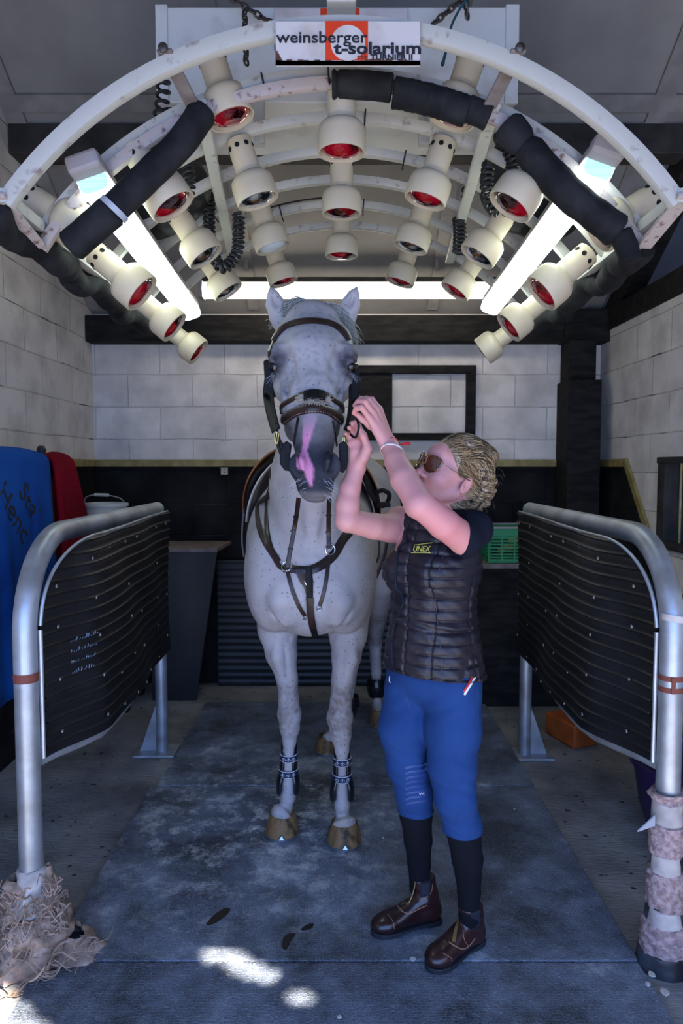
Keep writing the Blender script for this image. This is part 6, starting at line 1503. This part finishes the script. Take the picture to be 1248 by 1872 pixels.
# T-shirt
Ft = Field((.0, 1.95, 1.15), (.56, 2.46, 1.50), .004)
Ft.cone(T(0, 0, 1.20), T(0, 0, 1.28), (.140, .10), (.145, .10), .02, side=lf); Ft.cone(T(0, 0, 1.28), T(0, -.01, 1.375), (.145, .10), (.135, .078), .02, side=lf)
limb(Ft, [(T(.10, 0, 1.355), .060), (LA[0][0]+Vector((.004, 0, 0)), .057), (LA[1][0], .052), (pw(835, 978, 2.03), .052)], .012); limb(Ft, [(T(-.08, 0, 1.36), .058), RAm[0][:1]+(.062,), (pw(722, 964, 2.29), .057)], .02)
Ft.cut(pw(857, 985, 2.00), (-1, -.25, .12)); gk = Ft.g.copy(); Ft.cut(pw(724, 965, 2.28), (RAm[2][0]-RAm[0][0])); kx = int((.25-Ft.lo[0])/Ft.h); Ft.g[kx:] = gk[kx:]
tV, tQ = Ft.mesh(); np_mesh('tshirt', tV, tQ, 'tee', person, smooth=1)
# quilted vest
Fv = Field((.05, 1.90, .84), (.56, 2.50, 1.50), .0036)
Fv.cone(T(0, 0, .90), T(0, 0, .98), (.176, .146), (.150, .130), .03, side=lf); Fv.cone(T(0, 0, .98), T(0, 0, 1.09), (.150, .130), (.130, .118), .03, side=lf)
Fv.cone(T(0, 0, 1.09), T(0, 0, 1.24), (.130, .118), (.152, .120), .03, side=lf); Fv.cone(T(0, 0, 1.24), T(0, -.01, 1.345), (.152, .120), (.146, .092), .03, side=lf)
Fv.cone(T(0, -.01, 1.34), T(0, -.01, 1.385), (.150, .088), (.085, .07), .03, side=lf)
for s_ in (-1, 1): Fv.ell(T(s_*.065, .080, 1.225), (.058, .056, .062), .035)
X, Y, Z = Fv.coords()
du = (X[:, None, None]-PO.x)*lf.x+(Y[None, :, None]-PO.y)*lf.y; df = (X[:, None, None]-PO.x)*fw_.x+(Y[None, :, None]-PO.y)*fw_.y
zz = Z[None, None, :]+.03*np.abs(du)-.012*df; q = (zz/.0335) % 1; groove_ = np.exp(-((q-.5)/.09)**2)
pan = np.zeros_like(du)
for u0 in (.0, .085, -.085, .155, -.155): pan = np.maximum(pan, np.exp(-((du-u0)/.004)**2))
side_ = np.exp(-((df-.0)/.004)**2)*(np.abs(du) > .12); puff = np.sin(np.pi*((q+.5) % 1))**.6
wrn = (np.sin(du*95+Z[None, None, :]*60)*np.sin(df*80-Z[None, None, :]*90)*.0016).astype(np.float32)
wz = np.exp(-((Z[None, None, :]-1.075+.10*du)/.022)**2)
wrk = wz*np.sin((Z[None, None, :]+.25*du)*210)*.004
Fv.g += (groove_*.0040-puff*.0030+np.maximum(pan, side_)*.0055+wrn+wrk).astype(np.float32)
for L, r in (([(T(.10, 0, 1.36), .055)]+LA[:2], .070), ([(T(-.08, 0, 1.36), .05)]+RAm[:2], .066)):
    Fv.cone(L[1][0]+(L[1][0]-T(0, 0, 1.36))*.02, L[2][0]+(L[2][0]-L[1][0])*1.5, r, r, .006, op='sub')
Fv.cut(T(0, 0, .902), (fw_*.10+Vector((0, 0, -1))))
vV, vQ = Fv.mesh(); vest, vV2 = np_mesh('quilted_vest', vV, vQ, 'vest', person, smooth=1)
vb = bvh_of(vV2, vQ)
# collar
Fc = Field((.2, 2.0, 1.33), (.5, 2.4, 1.50), .003)
Fc.cone(T(0, -.005, 1.355), T(.0, .012, 1.452), (.074, .072), (.070, .068), .01, side=lf); Fc.cone(T(0, -.003, 1.38), T(.0, .014, 1.50), (.060, .060), (.060, .060), .006, side=lf, op='sub')
X, Y, Z = Fc.coords(); Fc.g += (.004*np.exp(-(((Z[None, None, :]/.03) % 1-.5)/.12)**2)).astype(np.float32); Fc.cut(T(0, .01, 1.447), (fw_*.15+Vector((0, 0, 1))))
cV, cQ = Fc.mesh(); np_mesh('collar', cV, cQ, 'vest', vest, smooth=1)
def vstrap(pix, wd, name, m, lift=.001, th=.002, k=6, parent=None, Yf=2.1, bv=None):
    pts, ns = strap_pts(bv or vb, pix, Yf, lift, k, 2); return ribbon(pts, ns, wd, th).build(name, m, parent or vest)
vstrap([(752, 950), (735, 985), (727, 1015), (724, 1045), (725, 1070), (735, 1085), (738, 1105), (726, 1130), (719, 1160), (718, 1200), (722, 1238)], .009, 'zip_placket', 'tee', .0005, .004)
vstrap([(752, 950), (735, 985), (727, 1015), (724, 1045), (725, 1070), (735, 1085), (738, 1105), (726, 1130), (719, 1160), (718, 1200), (722, 1238)], .0025, 'zip', 'sole', .0045, .0012)
vstrap([(815, 998), (808, 1025), (799, 1055), (796, 1085), (799, 1130), (803, 1165), (806, 1205), (808, 1245)], .0022, 'seam', 'sole', .0002, .0012)
# embroidered logo
Rg = Matrix.Identity(4)
def vtext(txt, px0, py0, px1, py1, hpx, m, shear, bv, parent, name, Yf=2.1, lift=.002, **kw):
    vs, fs = text_mesh(txt, 1.0, ext=.0, shear=shear, **kw); x0 = min(v.x for v in vs); x1 = max(v.x for v in vs); y1_ = max(v.y for v in vs)
    ang = math.atan2(py1-py0, px1-px0); W = math.hypot(px1-px0, py1-py0); top = []
    for v in vs:
        u = (v.x-x0)/(x1-x0)*W; q = v.y/y1_*hpx
        a = px0+u*math.cos(ang)+q*math.sin(ang); b_ = py0+u*math.sin(ang)-q*math.cos(ang); s_, n_ = on_surf(bv, a, b_, Yf); top.append(s_-RAY(a, b_)*lift)
    mb = MB(); mb.add(top, fs); o = mb.build(name, m, parent, smooth=False); md = o.modifiers.new('s', 'SOLIDIFY'); md.thickness = .0008; return o
vtext('UNEX', 755, 1008, 787, 1008, 10, 'logo_yellow', .25, vb, vest, 'embroidered_logo', lift=.004, bold=.012)
for L in ([(757, 996.5), (790, 992)], [(751, 1010.5), (787, 1010.5)]):
    pts = [on_surf(vb, L[0][0]+(L[1][0]-L[0][0])*i/8, L[0][1]+(L[1][1]-L[0][1])*i/8, 2.1)[0]-RAY(*L[0])*.004 for i in range(9)]; MB().tube(pts, .0009, 5).build('logo_bar', 'logo_yellow', vest)
# breeches
Fb = Field((.05, 1.90, .30), (.56, 2.46, 1.0), .004)
Fb.cone(T(0, 0, .90), T(0, 0, .97), (.148, .118), (.128, .104), .03, side=lf); Fb.ell(T(0, -.040, .865), (.125, .10, .09), .04)
limb(Fb, RL[:6], .022, .004); limb(Fb, LL[:6], .022, .004)
X, Y, Z = Fb.coords(); Xg = X[:, None, None]; Yg = Y[None, :, None]; Zg = Z[None, None, :]
wr_ = np.sin(Zg*260+Xg*60+2*np.sin(Yg*50))*.0020*np.exp(-((Zg-.40)/.06)**2)+np.sin(Zg*150+Xg*90)*.0012*np.exp(-((Zg-.60)/.12)**2)+np.sin((Zg-.8*Xg)*110)*.0016*np.exp(-((Zg-.82)/.04)**2)
Fb.g += wr_.astype(np.float32)
zc_l = pw(845, 1520, 2.11).z
Fb.g = np.maximum(Fb.g, (zc_l-Zg+0*Xg+0*Yg).astype(np.float32))
bV, bQ = Fb.mesh()
# trim the image-left leg at its own cuff height
zc_r = pw(760, 1482, 2.24).z
cen = bV[bQ].mean(1); kill = (cen[:, 2] < zc_r) & (cen[:, 0] < .318)
bQ = bQ[~kill]
def largest(V, Q):
    lab = np.arange(len(V))
    for _ in range(400):
        m = lab[Q].min(1); new = lab.copy()
        for c_ in range(4): np.minimum.at(new, Q[:, c_], m)
        new = new[new]
        if (new == lab).all(): break
        lab = new
    r, n = np.unique(lab[Q[:, 0]], return_counts=True); return Q[lab[Q[:, 0]] == r[n.argmax()]]
bQ = largest(bV, bQ); used = np.unique(bQ); mp_ = np.full(len(bV), -1); mp_[used] = np.arange(len(used)); bV = bV[used]; bQ = mp_[bQ]
brc, bV2 = np_mesh('breeches', bV, bQ, 'breeches', person, smooth=1); bb2 = bvh_of(bV2, bQ)
vstrap([(868, 1236), (862, 1248), (854, 1260), (848, 1270)], .007, 'pocket_piping', 'piping_white', .001, .002, parent=brc, bv=bb2)
vstrap([(863, 1236), (858, 1246), (851, 1257), (846, 1264)], .005, 'pocket_piping', 'piping_red', .002, .002, parent=brc, bv=bb2)
vstrap([(872, 1262), (872, 1320), (860, 1400), (850, 1440), (862, 1500)], .0015, 'side_seam', 'knee_patch', .0003, .0008, parent=brc, bv=bb2)
vstrap([(733, 1250), (742, 1272), (750, 1300)], .002, 'fly_seam', 'knee_patch', .0003, .0008, parent=brc, bv=bb2)
for i in range(8):
    y = 1402+i*9.5; vstrap([(741, y+3), (752, y-1), (766, y-2), (780, y-6)], .007, 'knee_grip', 'knee_patch', .0002, .0012, parent=brc, bv=bb2, k=3)
vtext('W:', 766, 1454, 777, 1452, 4, 'piping_white', .1, bb2, brc, 'knee_logo', lift=.002)
MB().tube([pw(712, 1236, 2.07)+Vector((0, 0, 0)), pw(711, 1244, 2.065), pw(713, 1248, 2.07)], .0012, 5).build('drawcord_end', 'piping_white', brc)
# socks
for L, nm in ((RL, 0), (LL, 1)):
    Fs = Field((.12 if nm == 0 else .26, 2.0, .10), (.36 if nm == 0 else .48, 2.40, .47), .004)
    limb(Fs, L[3:], .010, .0015); Fs.cone(L[-1][0], L[-1][0]-Vector((0, 0, .02)), .030, .028, .01)
    Fs.cut(L[4][0]+Vector((0, 0, .03 if nm == 0 else .02)), (0, 0, 1)); sV, sQ = Fs.mesh(); so_, sV2 = np_mesh('sock', sV, sQ, 'sock', person, smooth=1)
    if nm: vtext('W', 879, 1529, 884, 1526, 6, 'piping_white', .1, bvh_of(sV2, sQ), so_, 'sock_logo', lift=.002)
# boots
def paddock(name, heel, toe, top, rtop, lab):
    heel = Vector(heel); toe = Vector(toe); top = Vector(top); d = (toe-heel); L = d.length; d.normalize(); sd_ = Vector((-d.y, d.x, 0)); z0 = .0175
    at = lambda a, b_, z: heel+d*a+sd_*b_+Vector((0, 0, z+z0))
    lo = Vector((min(heel.x, toe.x, top.x)-.08, min(heel.y, toe.y, top.y)-.08, 0)); hi = Vector((max(heel.x, toe.x, top.x)+.08, max(heel.y, toe.y, top.y)+.08, top.z+.03))
    Fo = Field(lo, hi, .0032)
    Fo.cone(at(.042, 0, .055), top+Vector((0, 0, .02)), (.040, .034), (rtop[0], rtop[1]), .015, side=d)
    Fo.cone(at(.040, 0, .040), at(L-.055, 0, .034), (.033, .032), (.040, .026), .018, side=sd_)
    Fo.cone(at(.065, 0, .085), at(L-.085, 0, .045), (.029, .028), (.033, .022), .018, side=sd_)
    Fo.ell(at(L-.050, 0, .030), (.050, .041, .028), .012, ax=(tuple(d), (0, 0, 1)))
    Fo.ell(at(.034, 0, .036), (.034, .031, .036), .012, ax=(tuple(d), (0, 0, 1)))
    # toe cap step and counter line
    q = at(L-.078, 0, 0); X, Y, Z = Fo.coords(); dd = (X[:, None, None]-q.x)*d.x+(Y[None, :, None]-q.y)*d.y-.12*(Z[None, None, :]-z0)
    Fo.g += (-.0012*(dd > 0)*(Z[None, None, :] < .09)).astype(np.float32)
    crs = np.sin((Z[None, None, :])*170+(X[:, None, None]-q.x)*60)*.0009*np.exp(-((Z[None, None, :]-.13)/.035)**2); Fo.g += crs.astype(np.float32)
    Fo.cut(at(0, 0, .012), (0, 0, -1)); Fo.cut(top, (0, 0, 1))
    oV, oQ = Fo.mesh(); o, oV2 = np_mesh(name, oV, oQ, 'boot_leather', person, smooth=1); ob_ = bvh_of(oV2, oQ)
    sm_ = MB(); poly = []
    for a, w_ in ((0.0, .012), (.004, .024), (.02, .032), (.06, .033), (.10, .034), (L-.09, .043), (L-.05, .045), (L-.02, .035), (L-.004, .018), (L+.001, .004)): poly.append((a, w_))
    pts = [at(a, w_, 0) for a, w_ in poly]+[at(a, -w_, 0) for a, w_ in reversed(poly)]
    sm_.prism(pts, (0, 0, .006), (0, 0, .0155)); hb2 = [v for v in [at(a, w_*.97, 0) for a, w_ in poly[:4]]+[at(a, -w_*.97, 0) for a, w_ in reversed(poly[:4])]]; sm_.prism(hb2, (0, 0, -.0005), (0, 0, .010))
    fp = [at(a, w_*.96, 0) for a, w_ in poly[5:]]+[at(a, -w_*.96, 0) for a, w_ in reversed(poly[5:])]; sm_.prism(fp, (0, 0, -.0005), (0, 0, .010)); sm_.build('sole', 'sole', o, smooth=False, bevel=.002)
    return o, at, L, d, sd_, ob_
o1, at1, L1_, d1, s1, b1 = paddock('paddock_boot', (.335, 2.315, 0), (.098, 2.235, 0), pw(769, 1600, 2.315), (.042, .040), '')
o2, at2, L2_, d2, s2, b2_ = paddock('paddock_boot', (.455, 2.215, 0), (.262, 2.065, 0), pw(858, 1655, 2.165), (.041, .040), '')
def bline(bv, par, pix, wd, name, m, Yf, lift=.0006, th=.0012, k=5): return vstrap(pix, wd, name, m, lift, th, k, par, Yf, bv)
bline(b2_, o2, [(839, 1668), (836, 1685), (832, 1705), (829, 1722)], .010, 'zip', 'zip_gold', 2.1)
bline(b1, o1, [(745, 1605), (747, 1620), (742, 1640), (733, 1655)], .004, 'zip', 'zip_gold', 2.25)
bline(b2_, o2, [(820, 1722), (832, 1730), (846, 1735), (858, 1728), (868, 1715)], .003, 'welt_seam', 'stitch_tan', 2.1)
bline(b2_, o2, [(846, 1700), (848, 1718), (856, 1730)], .0015, 'seam', 'stitch_tan', 2.1)
bline(b2_, o2, [(808, 1742), (822, 1750), (834, 1762)], .0015, 'toe_cap_seam', 'stitch_tan', 2.05)
bline(b1, o1, [(726, 1655), (735, 1666), (748, 1670), (764, 1662), (780, 1655)], .0025, 'welt_seam', 'stitch_tan', 2.25)
bline(b1, o1, [(708, 1672), (718, 1684), (720, 1698)], .0015, 'toe_cap_seam', 'stitch_tan', 2.2)
bline(b1, o1, [(766, 1646), (778, 1640), (789, 1628), (791, 1600)], .0015, 'seam', 'stitch_tan', 2.27)
def patch(bv, par, poly, name, m, Yf):
    n = 10; rows = []
    for j in range(n+1):
        f = j/n; a = Vector((*poly[0], 0)).lerp(Vector((*poly[3], 0)), f); b_ = Vector((*poly[1], 0)).lerp(Vector((*poly[2], 0)), f); row = []
        for i in range(9): q = a.lerp(b_, i/8); s_, n_ = on_surf(bv, q.x, q.y, Yf); row.append(s_+n_*.0010)
        rows.append(row)
    MB().grid(rows).build(name, m, par, solid=.0012)
patch(b1, o1, [(768, 1598), (787, 1598), (785, 1636), (768, 1642)], 'elastic_panel', 'elastic', 2.27)
patch(b2_, o2, [(858, 1656), (877, 1652), (878, 1690), (862, 1704)], 'elastic_panel', 'elastic', 2.12)
# bracelets on the left wrist
def bangle(c, ax, r, rr, name, m, sq=1.0):
    R = rot_z_to(ax); pts = [Vector(c)+R @ Vector((r*math.cos(2*PI*k/40), r*sq*math.sin(2*PI*k/40), 0)) for k in range(40)]; return MB().tube(pts, rr, 8, closed=True).build(name, m, person)
ax = (LA[5][0]-LA[6][0]).normalized()
cr_ = bangle(LA[6][0]+ax*.012, ax+Vector((0, 0, .5)), .0305, .0011, 'red_cord_bracelet', 'cord_red'); bangle(LA[6][0]+ax*.030, ax+Vector((-.5, 0, .0)), .0335, .0024, 'white_bracelet', 'band_white')
k0 = pw(727, 812, 2.08); MB().tube(catmull([k0, pw(734, 812, 2.07), pw(742, 811, 2.065), pw(749, 811, 2.06)], 4), [.0015]*5+[.003, .004, .0045, .005, .005, .0045, .0045, .0045], 8).build('tassel', 'cord_red', cr_)
